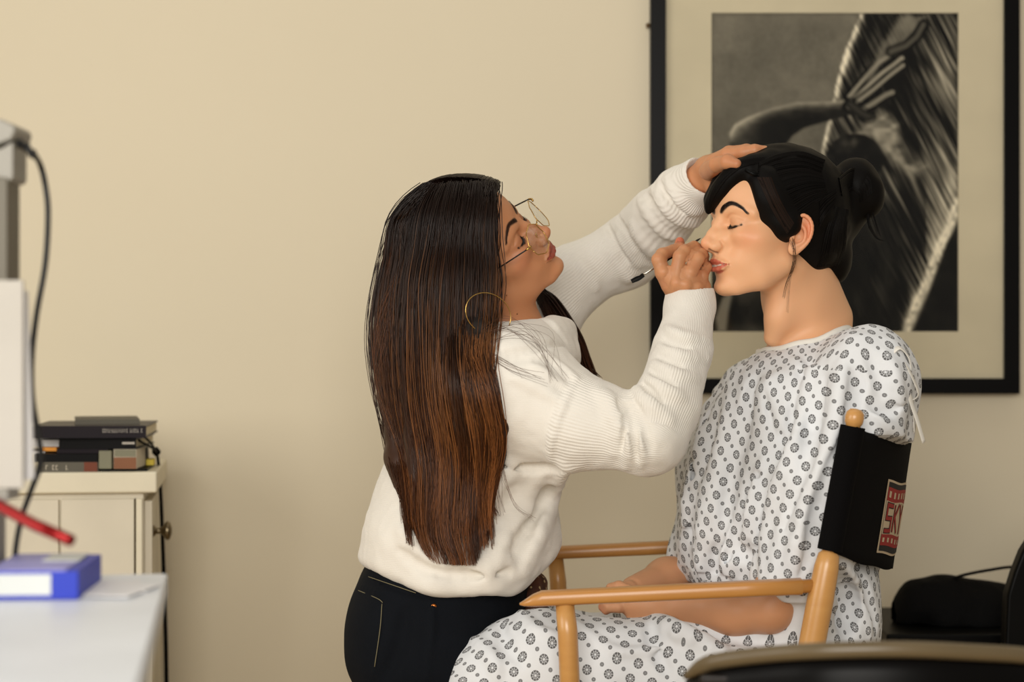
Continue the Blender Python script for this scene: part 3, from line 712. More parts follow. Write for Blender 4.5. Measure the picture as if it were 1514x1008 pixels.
    rib[(rv[0] < dt)] = 1.; rib *= sstep(.078, .086, rv[1]); rib[(rv2[0] < dt) & (rv2[1] > .03)] = 1.
    low = (v[:, 2] < W(0, 848, 2.85)[2]) & (v[:, 0] < .1); rib[low] = .0
    a = me.attributes.new('rib', 'FLOAT', 'POINT'); a.data.foreach_set('value', rib.astype(f32))
    link('sweater', me, M['knit'], t)
    # ---- jeans
    J = Shape()
    J.ell(W(640, 930, 2.95), (.122, .168, .115), k=.05); J.ell(W(590, 945, 2.88), (.070, .088, .090), k=.05); J.ell(W(590, 945, 3.02), (.070, .088, .090), k=.05)
    J.ell(W(668, 855, 2.95), (.114, .150, .09), k=.06)
    for d in (2.865, 3.035): J.chain([W(640, 985, d), W(668, 1270, d), W(655, 1500, d), W(655, 1675, d)], [.100, .068, .052, .042], k=.04, kin=.03)
    J.half(W(650, 815, 2.95), (0.12, 0, 1), k=.004)
    jb = Shape(); jb.ops = list(J.ops)
    fold(J, jb, [(533, 866), (560, 876), (592, 880)], .003, .003); fold(J, jb, [(566, 892), (563, 930), (555, 985), (550, 1000)], .002, .002); fold(J, jb, [(640, 890), (638, 940), (632, 1000)], .004, .006); fold(J, jb, [(545, 850), (580, 868), (640, 882), (700, 882)], .003, .003, 's')
    fold(J, jb, [(600, 905), (590, 950), (570, 1000)], .005, .02, 's')
    J.post = lambda P, d: d + .002 * vnoise(P * 22, 8)
    v, f = polygonize(J, (-.35, 2.68, .06), (.12, 3.22, 1.0), .0036 * RES)
    me = mesh_np('jeans', v, f); jo = link('jeans', me, M['denim'], t)
    def stitchline(pts, name, off=-.0012, r=.0006):
        q = on_surf(jb, pts, 14, off)
        if q is not None: MB().tube(q, r, 5).build(name, M['stitch'], jo, True)
    stitchline([(530, 872), (558, 884), (566, 890)], 'pocket_stitching', -.004); stitchline([(565, 892), (562, 930), (554, 985)], 'pocket_stitching', -.003); stitchline([(545, 852), (580, 864), (615, 876)], 'waistband_stitching', -.003)
    p = march(jb, 641, 897); MB().lathe([(.0001, 0), (.0042, 0), (.0048, .001), (.0035, .0022), (.0001, .0024)], p + (0, .001, 0), (0, -1, 0), 16).build('rivet', M['copper'], jo, True)
    for d in (2.865, 3.035):
        sh = Shape(); sh.chain([W(655, 1690, d), W(700, 1735, d), W(750, 1750, d)], [.045, .042, .034], k=.02); sh.half((0, 0, .004), (0, 0, -1), k=.006)
        v, f = polygonize(sh, np.array(W(700, 1760, d)) - (.16, .07, .06), np.array(W(700, 1700, d)) + (.16, .07, .08), .005); link('shoe', mesh_np('shoe', v, f), M['shoe_black'], t)
    # ---- patterned pouch at the front of the hip
    P = Shape(); P.ell(W(785, 880, 2.97), (.026, .060, .046), k=.01); P.half(W(790, 846, 2.97), (.1, 0, 1), k=.01)
    P.post = lambda Q, d: d + .003 * vnoise(Q * 60, 9)
    v, f = polygonize(P, np.array(W(785, 880, 2.97)) - .08, np.array(W(785, 880, 2.97)) + .08, .003); po = link('waist_pouch', mesh_np('waist_pouch', v, f), M['pouch'], t); po['label'] = 'brown patterned pouch at the waist'
    return t, B, S, H

def hang(ctrl, n=30): return spline(np.array([W(*c) for c in ctrl]), n)
def artist_extras(t, B, S, H):
    # ---- long hair
    rg = np.random.default_rng(11)
    both = Shape(); both.sub(S, (0.05, 2.95, 1.2), 1.2, k=0.); both.sub(B, (0.05, 2.95, 1.2), 2., k=0.)
    G = [  # guide strands along the parting, front to back (pixel x, y, distance)
        [(728, 270, 2.845), (706, 310, 2.815), (704, 360, 2.805), (711, 410, 2.800), (706, 450, 2.79), (706, 510, 2.775), (728, 580, 2.760), (742, 660, 2.765), (722, 740, 2.77), (733, 765, 2.775)],
        [(716, 271, 2.835), (712, 330, 2.800), (712, 400, 2.785), (710, 470, 2.775), (706, 560, 2.770), (716, 650, 2.77), (716, 740, 2.775), (720, 800, 2.785)],
        [(700, 275, 2.830), (692, 340, 2.790), (690, 410, 2.775), (686, 490, 2.770), (686, 580, 2.775), (694, 680, 2.775), (692, 770, 2.785), (700, 832, 2.79)],
        [(672, 278, 2.830), (660, 345, 2.790), (652, 420, 2.775), (650, 500, 2.775), (650, 590, 2.780), (660, 690, 2.785), (656, 780, 2.79), (674, 830, 2.80)],
        [(648, 284, 2.840), (622, 345, 2.810), (612, 420, 2.800), (608, 500, 2.795), (610, 600, 2.800), (622, 700, 2.805), (626, 775, 2.81), (646, 826, 2.815)],
        [(640, 285, 2.87), (598, 335, 2.86), (582, 410, 2.85), (574, 500, 2.845), (580, 600, 2.845), (597, 680, 2.845), (606, 745, 2.845), (618, 792, 2.85)],
        [(640, 280, 2.92), (596, 330, 2.94), (578, 410, 2.94), (568, 500, 2.93), (578, 600, 2.92), (590, 670, 2.91), (600, 720, 2.90), (610, 762, 2.89)]]
    Gp = np.array([hang(g, 34) for g in G])
    def forward(P, gap, it=14):          # slide points towards the viewer's side until they lie on top of the clothes
        for _ in range(it):
            if _ == 0: act = np.arange(len(P))
            d = both(P[act].astype(f32)); m = d < gap
            if not m.any(): break
            act = act[m]; P[act, 1] -= (gap - d[m]) * 1.1 + .0005
        return P
    ctr = np.array(H.world(np.array([(-8, 0, 44)]))[0])
    for row in Gp:                        # roots and upper lengths lie on the scalp
        q = row[:9].copy()
        for _ in range(4):
            D = H(q.astype(f32)).astype(float); n_ = (q - ctr) / nrm(q - ctr)[:, None]; q += n_ * np.clip(.010 - D, -.06, .06)[:, None]
        w_ = sstep(9, 4, np.arange(9.))[:, None]; row[:9] = row[:9] * (1 - w_) + q * w_
    Gp = forward(Gp.reshape(-1, 3).copy(), .012).reshape(Gp.shape)
    Gp[:, 1:-1] = Gp[:, 1:-1] * .5 + Gp[:, :-2] * .25 + Gp[:, 2:] * .25
    def guide(u): 
        k = u * (len(Gp) - 1); i = min(int(k), len(Gp) - 2); w = k - i; w = w * w * (3 - 2 * w) * .35 + w * .65; return Gp[i] * (1 - w) + Gp[i + 1] * w
    curves = []; rads = []; cols = []; farflag = []
    tt = np.linspace(0, 1, 34)
    dark = np.array(lin(26, 15, 10)); mid = np.array(lin(66, 38, 21)); tip = np.array(lin(160, 92, 44)); gold = np.array(lin(178, 118, 66))
    nlock = 74; locks = rg.uniform(0, 1, nlock); lk_off = rg.normal(0, 1, (nlock, 4)); lk_ph = rg.uniform(0, 6.28, nlock); lk_br = rg.uniform(0, 1, nlock); lk_end = rg.normal(-.03, .06, nlock)
    N = 4200
    for i in range(N):
        L = rg.integers(nlock); u = np.clip(locks[L] + rg.normal(0, .018), 0, 1); g = guide(u).copy()
        layer = rg.uniform(0, 1) ** 1.5; end = np.clip(1.02 + lk_end[L] - abs(rg.normal(0, .11)), .55, 1.04)
        s = tt * end; idx = np.clip(s, 0, 1) * 33; a = np.minimum(idx.astype(int), 32); w = (idx - a)[:, None]; g = g[a] * (1 - w) + g[a + 1] * w
        spread = .0045 + .006 * np.sin(PI * np.clip(tt * 1.05, 0, 1)); cl = np.exp(-((tt - 1) / .35) ** 2)
        g[:, 0] += rg.normal(0, 1) * spread * (1 - .8 * cl) + lk_off[L, 0] * .0035 * tt + .006 * np.sin(tt * 6 + lk_ph[L]) * tt + .002 * np.sin(tt * 15 + rg.uniform(0, 6)) * tt
        g[:, 1] += layer * .045 * np.sin(PI * np.clip(tt * .9 + .02, 0, 1)) ** .7 + rg.normal(0, .0025) + lk_off[L, 1] * .002 * tt
        g[:, 2] += rg.normal(0, .002) * (1 - tt)
        curves.append(g); rads.append(np.full(34, rg.uniform(.00045, .0008)) * (1 - .6 * tt ** 3))
        b = lk_br[L] * .75 + rg.uniform(0, 1) * .25; k1 = sstep(.04, .60, tt + rg.normal(0, .05))[:, None]; k2 = sstep(.42, 1.0, tt + rg.normal(0, .06))[:, None]
        c = dark + (mid - dark) * k1 * (.15 + .9 * b); c = c + (tip - c) * k2 * (.10 + .62 * b * b)
        if b > .60: c = c + (gold - c) * (.34 * sstep(.15, .7, tt + rg.normal(0, .08)) * (.5 + .5 * np.sin(tt * 3)))[:, None]
        cols.append(c)
    # top of the head: far side of the parting, swept over the crown
    for i in range(2600):
        u = rg.uniform(-.05, 1.15); p0 = np.array(W(732 - 90 * u, 272 + 15 * u - 3 * math.sin(PI * u), 2.840 - .012 * math.sin(PI * u) + .025 * u))
        e = rg.uniform(.6, 1.)
        p = [p0, np.array(W(745 - 90 * u, 254 + 4 * u, 2.87)), np.array(W(755 - 110 * u, 248 + 20 * u, 2.92)), np.array(W(772 - 150 * u, 285 + 20 * u, 2.98)), np.array(W(760 - 150 * u, 360, 3.0)), np.array(W(745 - 130 * u, 470, 3.01))]
        g = spline(p, 34); ctr = np.array(H.world(np.array([(-8, 0, 44)]))[0]); dv = g[:26] - ctr
        lift = .008 + .007 * rg.uniform(); up = np.where(tt < .75, 1, 0)
        for _ in range(3):
            D = H(g.astype(f32)).astype(float); n_ = (g - ctr) / nrm(g - ctr)[:, None]; g += n_ * (np.clip(lift - D, -.03, .08) * up)[:, None]
        g[:, 0] += rg.normal(0, .0015); curves.append(g); rads.append(np.full(34, .0008)); cols.append(np.tile(dark * rg.uniform(.7, 1.6), (34, 1)))
    for i in range(420):        # sweep of hair over the far side of the brow
        u = rg.uniform(0, 1); o = rg.normal(0, 1.2)
        p = H.world(np.array([(70 - 22 * u, -16 + o, 92), (66 - 24 * u, 12 + o, 98), (63 - 24 * u, 34 + o, 88), (56 - 22 * u, 54, 66), (42 - 20 * u, 68, 34), (20 - 16 * u, 76, 6), (-6, 80, -30)]))
        g = spline(p, 34)
        for _ in range(3):
            D = H(g.astype(f32)).astype(float); n_ = (g - ctr) / nrm(g - ctr)[:, None]; g += n_ * np.clip(.0055 + .007 * u - D, -.06, .05)[:, None]
        curves.append(g); rads.append(np.full(34, .0008)); cols.append(np.tile(dark * rg.uniform(.6, 1.3), (34, 1)))
    # far lock falling in front of the far shoulder
    nfar0 = len(curves)
    for i in range(700):
        u = rg.uniform(0, 1); v_ = rg.normal(0, .004)
        ctrl = [(792, 425, 2.985), (800 + 16 * u, 440, 3.0), (812 + 34 * u, 465 + 20 * u, 3.02), (835 + 26 * u, 510, 3.03), (852 + 22 * u, 545, 3.04), (868 + 14 * u, 582 + rg.uniform(-25, 8), 3.05)]
        g = hang(ctrl, 34); g[:, 0] += v_ + .002 * np.sin(tt * 9 + u * 5); g[:, 1] += rg.normal(0, .012)
        curves.append(g); rads.append(np.full(34, .0008) * (1 - .5 * tt ** 3)); cols.append(dark + (np.array(lin(84, 46, 26)) - dark) * (sstep(.0, .9, tt) * rg.uniform(.3, 1.1))[:, None])
    # loose flyaways
    nfar1 = len(curves)
    for pts, n, j in (([(600, 380, 2.84), (560, 470, 2.83), (556, 540, 2.83), (562, 590, 2.83), (576, 612, 2.83)], 10, 4), ([(590, 420, 2.84), (566, 500, 2.83), (560, 570, 2.83), (580, 640, 2.83)], 14, 5), ([(725, 560, 2.757), (736, 640, 2.757), (745, 700, 2.757), (762, 748, 2.757), (790, 767, 2.757)], 6, 2), ([(728, 560, 2.757), (740, 620, 2.757), (735, 700, 2.757), (742, 760, 2.76)], 16, 4),
                      ([(700, 520, 2.76), (740, 490, 2.755), (790, 505, 2.755), (830, 560, 2.755)], 7, 7), ([(705, 500, 2.76), (745, 478, 2.755), (800, 500, 2.76), (815, 560, 2.755)], 8, 8), ([(715, 520, 2.757), (760, 540, 2.75), (800, 560, 2.745)], 8, 8), ([(700, 700, 2.765), (715, 760, 2.765), (722, 778, 2.767)], 14, 5), ([(620, 300, 2.86), (584, 360, 2.85), (566, 430, 2.85), (560, 500, 2.84)], 14, 3)):
        for _ in range(n):
            q = [(x + rg.normal(0, j), y + rg.normal(0, j * .7), d) for x, y, d in pts]; g = hang(q, 34)
            curves.append(g); rads.append(np.full(34, .00028) * (1 - .6 * tt)); cols.append(np.tile(mid * rg.uniform(1.0, 2.6), (34, 1)))
    curves = np.array(curves); rads = np.array(rads); cols = np.array(cols)
    # keep strands outside the head, the sweater and the face
    P = curves.reshape(-1, 3).astype(f32)
    for _ in range(2):
        D = H(P); m = (D < .003) & (D > -.05)
        if m.any():
            q = P[m]; e = 1e-3; g = np.stack([H(q + np.eye(3, dtype=f32)[i] * e) - H(q - np.eye(3, dtype=f32)[i] * e) for i in range(3)], 1); g /= nrm(g)[:, None] + 1e-9
            P[m] = q + g * (.0035 + .004 * rg.uniform(size=m.sum())[:, None] - D[m][:, None])
    ff = np.repeat(np.arange(len(curves)), curves.shape[1]); ff = (ff < nfar0) | (ff >= nfar1); P[ff] = forward(P[ff], .002, 10)
    curves = P.reshape(curves.shape).astype(float)
    # solid underlayer so that the mass of hair is closed
    U = Shape()
    for k, row in enumerate(Gp):
        U.chain(row[6:28:3] + np.array((0, .026, 0)), [.012] + [.018] * 6 + [.010], k=.02, kin=.01)
    U.sub(H, H.T, .16, k=0., op='u') if False else None
    cap = Shape(R=H.R, T=H.T, S=H.S); cap.ell((-7, 0, 49), (95, 77.5, 87), k=6); cap.ell((100, 0, 8), (78, 86, 80), k=4, op='s'); cap.ell((22, -78, -22), (26, 22, 27), k=4, op='s')
    U.sub(cap, H.T, .16, k=.008)
    v, f = polygonize(U, (-.24, 2.6, .95), (.12, 3.15, 1.60), .004 * RES)
    zc = np.clip((v[:, 2] - W(0, 830, 2.8)[2]) / .55, 0, 1); ccol = mixc(np.tile(np.array(lin(60, 34, 18)), (len(v), 1)), lin(16, 10, 8), sstep(.1, .7, zc))
    me1 = strands(curves, rads, cols, 3)
    hv = np.zeros(len(me1.vertices) * 3, f32); me1.vertices.foreach_get('co', hv); hv = hv.reshape(-1, 3); hc = np.zeros(len(hv) * 4, f32); me1.color_attributes['Col'].data.foreach_get('color', hc)
    hf = np.zeros(len(me1.loops), np.int32); me1.loops.foreach_get('vertex_index', hf)
    me = mesh_np('hair', np.concatenate([hv, v]), np.concatenate([hf.reshape(-1, 4), f + len(hv)])); set_color(me, np.concatenate([hc.reshape(-1, 4)[:, :3], ccol])); bpy.data.meshes.remove(me1)
    link('hair', me, M['hair'], t)
    # ---- glasses
    HW = lambda p: H.world(np.asarray(p, float).reshape(-1, 3))
    fr = MB()
    for s in (-1, 1):
        a = np.linspace(0, 2 * PI, 41); ca, sa = np.cos(a), np.sin(a)
        rr = 1 / np.maximum(np.abs(np.cos((a + PI / 8) % (PI / 4) - PI / 8)), .01) * .93      # eight-sided rim with soft corners
        y = 33 + 27 * ca * rr; z = -6 + 24.5 * sa * rr; x = 108 - .0042 * (y - 10) ** 2 - 0.05 * (z + 6)
        pts = np.stack([x, y * s, z], 1); fr.tube(HW(pts), .0007, 6)
        ln = MB(); ring = HW(pts[:-1]); c = HW([(109.0, 33 * s, -6)])[0]; n_ = len(ring); back = HW(pts[:-1] - np.array((.5, 0, 0))); cb = HW([(108.3, 33 * s, -6)])[0]
        ln.add(np.concatenate([ring, [c], back, [cb]]), [(i, (i + 1) % n_, n_) for i in range(n_)] + [(n_ + 1 + (i + 1) % n_, n_ + 1 + i, 2 * n_ + 1) for i in range(n_)] + [(i, n_ + 1 + i, n_ + 1 + (i + 1) % n_, (i + 1) % n_) for i in range(n_)])
        if s == -1: lens1 = ln
        else: lens2 = ln
        fr.tube(HW(spline([(101, 59 * s, 3), (100, 63 * s, 5), (95, 66 * s, 6)], 5)), .0016, 6)
        fr.tube(HW(spline([(100, 13 * s, -8), (97, 13 * s, -14), (97.5, 12 * s, -19)], 5)), .0012, 6)
    fr.tube(HW(spline([(108, 7 * -1, 0), (110, 0, 2.5), (108, 7, 0)], 8)), .001, 6)
    go = fr.build('glasses', M['gold'], t, True); go['label'] = 'thin gold-rimmed eight-sided glasses'
    lens1.build('lens', M['lens'], go, True); lens2.build('lens', M['lens'], go, True)
    for s in (-1, 1):
        tp = MB(); tp.tube(HW(spline([(95, 66 * s, 6), (60, 70 * s, 8), (10, 74 * s, 10), (-12, 75 * s, 4), (-24, 74 * s, -12)], 16)), .0017, 6, flat=.6); tp.build('temple', M['temple_black'], go, True)
    for nm, c, dd in (('hoop_earring', (722, 464, 2.765), 0),):
        c = np.array(W(*c)); a = np.linspace(0, 2 * PI, 49)[:-1]; e1 = np.array((.83, .35, -.42)); e2 = np.array((.35, .15, .92)); e1 /= np.linalg.norm(e1); e2 -= (e2 @ e1) * e1; e2 /= np.linalg.norm(e2)
        if dd: e1 = e1 * .8; e2 = e2 * .8
        pts = c + .035 * (np.cos(a)[:, None] * e1 + .8 * np.sin(a)[:, None] * e2); pts = np.vstack([pts, pts[:1]]); MB().tube(pts, .0007, 6).build('hoop_earring', M['gold'], t, True)
# ------------------------------------------------------------------ the seated woman
_a = math.radians(22)
S_HEAD = dict(R=frame_from((-math.cos(_a), -math.sin(_a), .02), (math.sin(_a), -math.cos(_a), 0)), T=W(1146, 341, 2.87), S=.00103)
SK_S = lin(226, 172, 130)
YR = np.array([[math.cos(-.4), -math.sin(-.4), 0], [math.sin(-.4), math.cos(-.4), 0], [0, 0, 1]])      # shoulders turned a little towards the viewer
def seated_body():
    B = Shape(); H = make_head(mouth_open=.7, lip=.76); H.T = np.asarray(S_HEAD['T'], f32); H.R = np.asarray(S_HEAD['R'], f32); H.S = S_HEAD['S']
    B.sub(H, S_HEAD['T'], .17, k=.02)
    B.chain([W(1170, 385, 2.90), W(1178, 440, 2.905), W(1192, 510, 2.925)], [.046, .047, .054], k=.022, kin=.02)
    B.chain([W(1196, 400, 2.91), W(1222, 470, 2.93)], [.030, .038], k=.03)
    B.chain([W(1178, 395, 2.857), W(1150, 470, 2.868), W(1140, 500, 2.875)], [.010, .010, .010], k=.03)
    B.ell(W(1195, 600, 2.93), (.085, .13, .07), k=.03, R=YR)
    B.ell(W(1207, 534, 2.93), (.070, .080, .032), k=.03)
    B.chain([W(1268, 568, 2.785), W(1220, 548, 2.90), W(1137, 592, 3.06)], [.040, .041, .040], k=.04, kin=.03)
    B.ell(W(1185, 720, 2.93), (.09, .135, .17), k=.04, R=YR); B.ell(W(1180, 900, 2.92), (.08, .13, .10), k=.04)
    for d in (2.82, 3.02): B.chain([W(1190, 985, d), W(790, 990, d), W(740, 1012, d), W(735, 1330, d), W(700, 1560, d)], [.075, .062, .055, .045, .035], k=.03, kin=.02)
    B.chain([W(1280, 560, 2.765), W(1215, 760, 2.735), W(1138, 896, 2.745)], [.042, .040, .034], k=.03, kin=.02)
    B.chain([W(1138, 899, 2.745), W(1085, 902, 2.765), W(1010, 897, 2.80), W(940, 893, 2.835)], [.032, .0305, .027, .0205], k=.015, kin=.02)
    B.chain([W(1120, 590, 3.07), W(1050, 730, 3.07), W(1030, 840, 3.05)], [.042, .038, .034], k=.03, kin=.02)
    B.chain([W(1030, 845, 3.05), W(985, 855, 2.99), W(938, 872, 2.92)], [.032, .028, .021], k=.015, kin=.02)
    # hands folded in the lap, near over far
    B.ell(W(925, 886, 2.845), (.030, .020, .0155), k=.012); B.ell(W(922, 879, 2.895), (.028, .022, .015), k=.010)
    for i, (y, d, l) in enumerate(((882, 2.855, 0), (887, 2.842, 4), (893, 2.834, 5), (898, 2.828, 0))):
        B.chain([W(915, y - 1, d), W(902 - l, y - 1, d + .004), W(896 - l, y + 4, d + .010)], [.0088, .0078, .0066], k=.004, kin=.003)
    B.chain([W(930, 875, 2.86), W(915, 868, 2.868), W(903, 869, 2.874)], [.0105, .0092, .0075], k=.005, kin=.003)
    for i, (y, d) in enumerate(((876, 2.885), (880, 2.90), (883, 2.912), (880, 2.925))):
        B.chain([W(925, y - 2, d), W(938, y + 3, d - .02), W(946, y + 8, d - .03)], [.0085, .0076, .0066], k=.004, kin=.003)
    B.chain([W(930, 868, 2.90), W(912, 872, 2.885), W(900, 880, 2.88)], [.010, .0085, .007], k=.005, kin=.003)
    return B
def build_seated():
    t = empty('person', (W(1000, 1700, 2.92)[0], 2.92, 0), 'seated woman, eyes closed, dark hair pinned up, in a white gown printed with flowers', 'person')
    B = seated_body(); H = B.ops[0][1]; hc = np.array(S_HEAD['T'])
    v, f = join_polys([polygonize(B, (.235, 2.68, 1.225), (.60, 3.06, 1.66), .0014 * RES), polygonize(B, (.10, 2.62, .83), (.42, 3.12, .985), .0022 * RES)])
    v2, f2 = polygonize(B, (-.10, 2.60, .05), (.62, 3.22, 1.26), .007)
    q = v2[f2[:, 0]]; keep = ~((q > (.10, 2.62, .83)).all(1) & (q < (.415, 3.12, .98)).all(1)) & (q[:, 2] < 1.235); v, f = join_polys([(v, f), (v2, f2[keep])])
    L = H.loc(v.astype(f32)).astype(float); col = np.tile(np.array(SK_S), (len(v), 1)); m = nrm(L - np.array((0, 0, 10.))) < 135
    H0 = Shape(); H0.ops = H.ops; globals()['_HEAD'] = H0
    col[m] = head_colour(L[m], SK_S, lin(190, 98, 78), lin(22, 14, 10), lid=lin(206, 146, 104), flush=lin(222, 136, 98), o=.7)
    arm = v[:, 2] < 1.0; col[arm] = np.array(lin(200, 146, 108)); tipn = np.array(W(894, 901, 2.845)); col = mixc(col, lin(206, 116, 92), np.exp(-(nrm(v - tipn) / .012) ** 2) * .7)
    me = mesh_np('body', v, f); set_color(me, col); link('body', me, M['skin'], t)
    def HW(p): return H.world(np.asarray(p).reshape(-1, 3)).reshape(np.shape(p))
    for s in (-1, 1):
        a, b = lashes(s, n=46, ln=8.5, down=.9); a = HW(a); link('eyelashes', strands(a, b * .001, np.full(a.shape, .008), name='eyelashes'), M['hair'], t)
        a, b = brow_hairs(s, 300, 3 + s); a = HW(a); link('eyebrow', strands(a, b * .00105, np.tile(np.array(lin(24, 15, 11)), a.shape[:-1] + (1,)), name='eyebrow'), M['hair'], t)
    # ---- gown
    G = Shape()
    G.ell(W(1178, 735, 2.93), (.125, .172, .215), k=.06, R=YR)
    G.ell(W(1197, 588, 2.93), (.104, .160, .080), k=.04, R=YR)
    G.chain([W(1278, 548, 2.785), W(1232, 545, 2.90), W(1132, 590, 3.07)], [.056, .052, .050], k=.035, kin=.03)
    G.chain([W(1286, 578, 2.785), W(1292, 640, 2.80)], [.048, .052], k=.04)
    G.ell(W(1296, 578, 2.85), (.036, .055, .066), k=.04)
    G.chain([W(1282, 565, 2.76), W(1235, 720, 2.735), W(1170, 890, 2.75)], [.060, .066, .056], k=.05, kin=.04)
    G.chain([W(1118, 580, 3.08), W(1062, 690, 3.07), W(1048, 830, 3.05), W(1046, 900, 3.05)], [.052, .056, .056, .052], k=.05, kin=.04)
    G.ell(W(1090, 760, 2.95), (.080, .12, .18), k=.05)
    p1, p2, p3 = [np.array(x) for x in (W(1122, 507, 2.93), W(1172, 511, 2.84), W(1275, 485, 2.87))]; nn = np.cross(p2 - p1, p3 - p1); nn = nn if nn[2] > 0 else -nn
    NK0, NK1 = np.array(W(1197, 550, 2.93)), np.array(W(1178, 420, 2.905))
    Gu = Shape(); Gu.ops = list(G.ops)
    G.rc(NK0, NK1, .066, .074, k=.004, op='s')
    G.half(W(1040, 862, 2.95), (-.02, -.02, -1), k=.006)                      # front hem above the forearms
    cutc = W(1128, 912, 2.75)
    G.rc(W(1126, 903, 2.70), W(1000, 893, 2.80), .030, .042, k=.008, op='s')
    G.ell(W(1232, 900, 2.93), (.066, .165, .16), k=.02)                       # back of the gown falling behind the seat
    G.chain([W(1205, 900, 2.745), W(1195, 950, 2.77)], [.026, .03], k=.03); G.chain([W(1196, 850, 2.745), W(1176, 925, 2.755)], [.034, .026], k=.02)
    G.chain([W(1200, 1005, 2.80), W(1000, 1003, 2.80), W(800, 992, 2.80), W(742, 1015, 2.80)], [.082, .082, .080, .078], k=.03, kin=.03)
    G.chain([W(1190, 985, 3.02), W(1000, 985, 3.02), W(810, 978, 3.03), W(765, 1000, 3.03)], [.080, .080, .078, .075], k=.04, kin=.03)
    G.chain([W(1130, 1000, 2.91), W(800, 995, 2.91), W(770, 1020, 2.91)], [.080, .080, .075], k=.04, kin=.03)
    for d in (2.82, 2.92, 3.02): G.chain([W(745, 1015, d), W(745, 1200, d), W(738, 1380, d)], [.080, .078, .080], k=.03, kin=.03)
    base = Shape(); base.ops = list(G.ops)
    r = lambda pts, rr, k=.010, op='u', n=12: fold(G, base, pts, rr * (1.7 if op == 'u' else 2.1), k * .8, op, n)
    # folds falling from the shoulder and across the front
    r([(1253, 548), (1243, 600), (1222, 680), (1190, 780), (1166, 860)], .009, .010); r([(1262, 560), (1252, 620), (1232, 700), (1203, 790), (1182, 850)], .006, .010, 's')
    r([(1202, 548), (1192, 600), (1170, 680), (1140, 770), (1128, 850)], .007, .016); r([(1214, 560), (1204, 620), (1184, 690), (1158, 780)], .005, .014, 's')
    r([(1133, 572), (1140, 605), (1152, 645)], .006, .008, 's'); r([(1142, 566), (1156, 610), (1162, 640)], .006, .010); r([(1178, 545), (1165, 590), (1152, 640)], .005, .010)
    r([(1112, 560), (1098, 620), (1084, 670), (1072, 720), (1064, 790), (1052, 850)], .0075, .014, 's'); r([(1096, 550), (1080, 610), (1064, 680), (1050, 760), (1040, 850)], .009, .016)
    r([(1060, 580), (1042, 640), (1030, 700), (1018, 780), (1008, 850)], .008, .018); r([(1050, 600), (1036, 660), (1026, 730), (1020, 800)], .004, .012, 's')
    r([(1130, 680), (1112, 740), (1098, 790), (1085, 850)], .006, .014); r([(1120, 700), (1100, 760), (1080, 800), (1070, 850)], .0045, .012, 's'); r([(1150, 700), (1128, 780), (1112, 850)], .0045, .014, 's')
    r([(1082, 790), (1092, 815), (1110, 830)], .005, .010, 's'); r([(1030, 800), (1038, 830), (1040, 858)], .005, .008)
    r([(1285, 520), (1300, 560), (1305, 620)], .003, .012, 's'); r([(1310, 520), (1325, 560), (1330, 600)], .003, .014); r([(1290, 610), (1312, 632), (1335, 645)], .005, .012); r([(1285, 590), (1310, 606), (1336, 600)], .003, .012, 's')
    r([(1262, 548), (1266, 575), (1258, 600)], .004, .010, 's'); r([(1172, 530), (1195, 548), (1214, 544)], .0035, .010)
    # lap
    r([(935, 905), (948, 903), (985, 925), (1040, 955), (1100, 985)], .009, .014); r([(960, 920), (966, 950), (990, 1000)], .005, .012, 's'); r([(1000, 940), (1050, 945), (1110, 940), (1150, 938)], .006, .012); r([(1000, 925), (1060, 938), (1140, 950)], .005, .010, 's')
    r([(845, 915), (900, 960), (950, 965), (975, 958)], .004, .010); r([(700, 945), (730, 975), (735, 1005)], .005, .016); r([(770, 905), (790, 930), (830, 945)], .004, .014); r([(740, 920), (745, 950), (770, 980)], .004, .014, 's')
    # back below the canvas
    r([(1245, 835), (1268, 880), (1285, 940)], .008, .010); r([(1262, 838), (1285, 880), (1298, 930)], .005, .010, 's'); r([(1240, 850), (1250, 890), (1252, 940)], .009, .012, 's')
    YRf = YR.astype(f32)
    def post(P, d):
        q = P * np.array((34, 34, 5), f32); w = ((P[:, 2] > .955)).astype(f32)
        z = P[:, 2]; vv = np.clip((1.178 - z) / .158, 0, 1); u = np.clip((P[:, 1] - 2.641) / .588, 0, 1); e = np.sin(PI * u); cx = CHAIR_TOP[0] + CHAIR_AX[0] * (.024 + vv * .168) + (.125 + .004 * vv) * e - .006
        sg = (.036 + .016 * vv) * e ** .8; inb = sstep(-.02, .004, CHAIR_TOP[2] - .024 - sg - z) ; d = np.maximum(d, ((P[:, 0] - cx) * .75 - .30 * (1 - inb)).astype(f32))
        return d + .0062 * vnoise(q, 21) * w + .0022 * vnoise(P * 16, 22) + .0008 * vnoise(P * 60, 23)
    G.post = post
    G2 = Shape(); G2.sub(G, W(1050, 850, 2.9), 2.); 
    G2.rc(W(1168, 520, 2.915), W(1130, 400, 2.90), .058, .052, k=.004, op='s') if False else None
    v, f = polygonize(G, (-.09, 2.58, .42), (.64, 3.22, 1.335), .0027 * RES)
    # cloth coordinates: wrapped round the body for the top, round the thighs for the lap
    fc = v[f].mean(1); lv = v[f.ravel()].reshape(-1, 4, 3)
    ctr = np.array(W(1175, 700, 2.93)); sleeve = np.array([W(1282, 565, 2.76), W(1235, 720, 2.735), W(1170, 890, 2.75)])
    zlap = W(0, 905, 2.8)[2]; lap = (fc[:, 2] < W(0, 868, 2.8)[2]) & (fc[:, 0] < W(1195, 0, 2.8)[0])
    a = np.arctan2(lv[..., 0] - ctr[0], -(lv[..., 1] - ctr[1])); ref = a[:, :1]; a = np.where(a - ref > PI, a - 2 * PI, np.where(a - ref < -PI, a + 2 * PI, a))
    xc = ctr[0] + .03; u = lv[..., 0] + .8 * (lv[..., 1] - 2.70) * np.tanh((lv[..., 0] - xc) / .12)
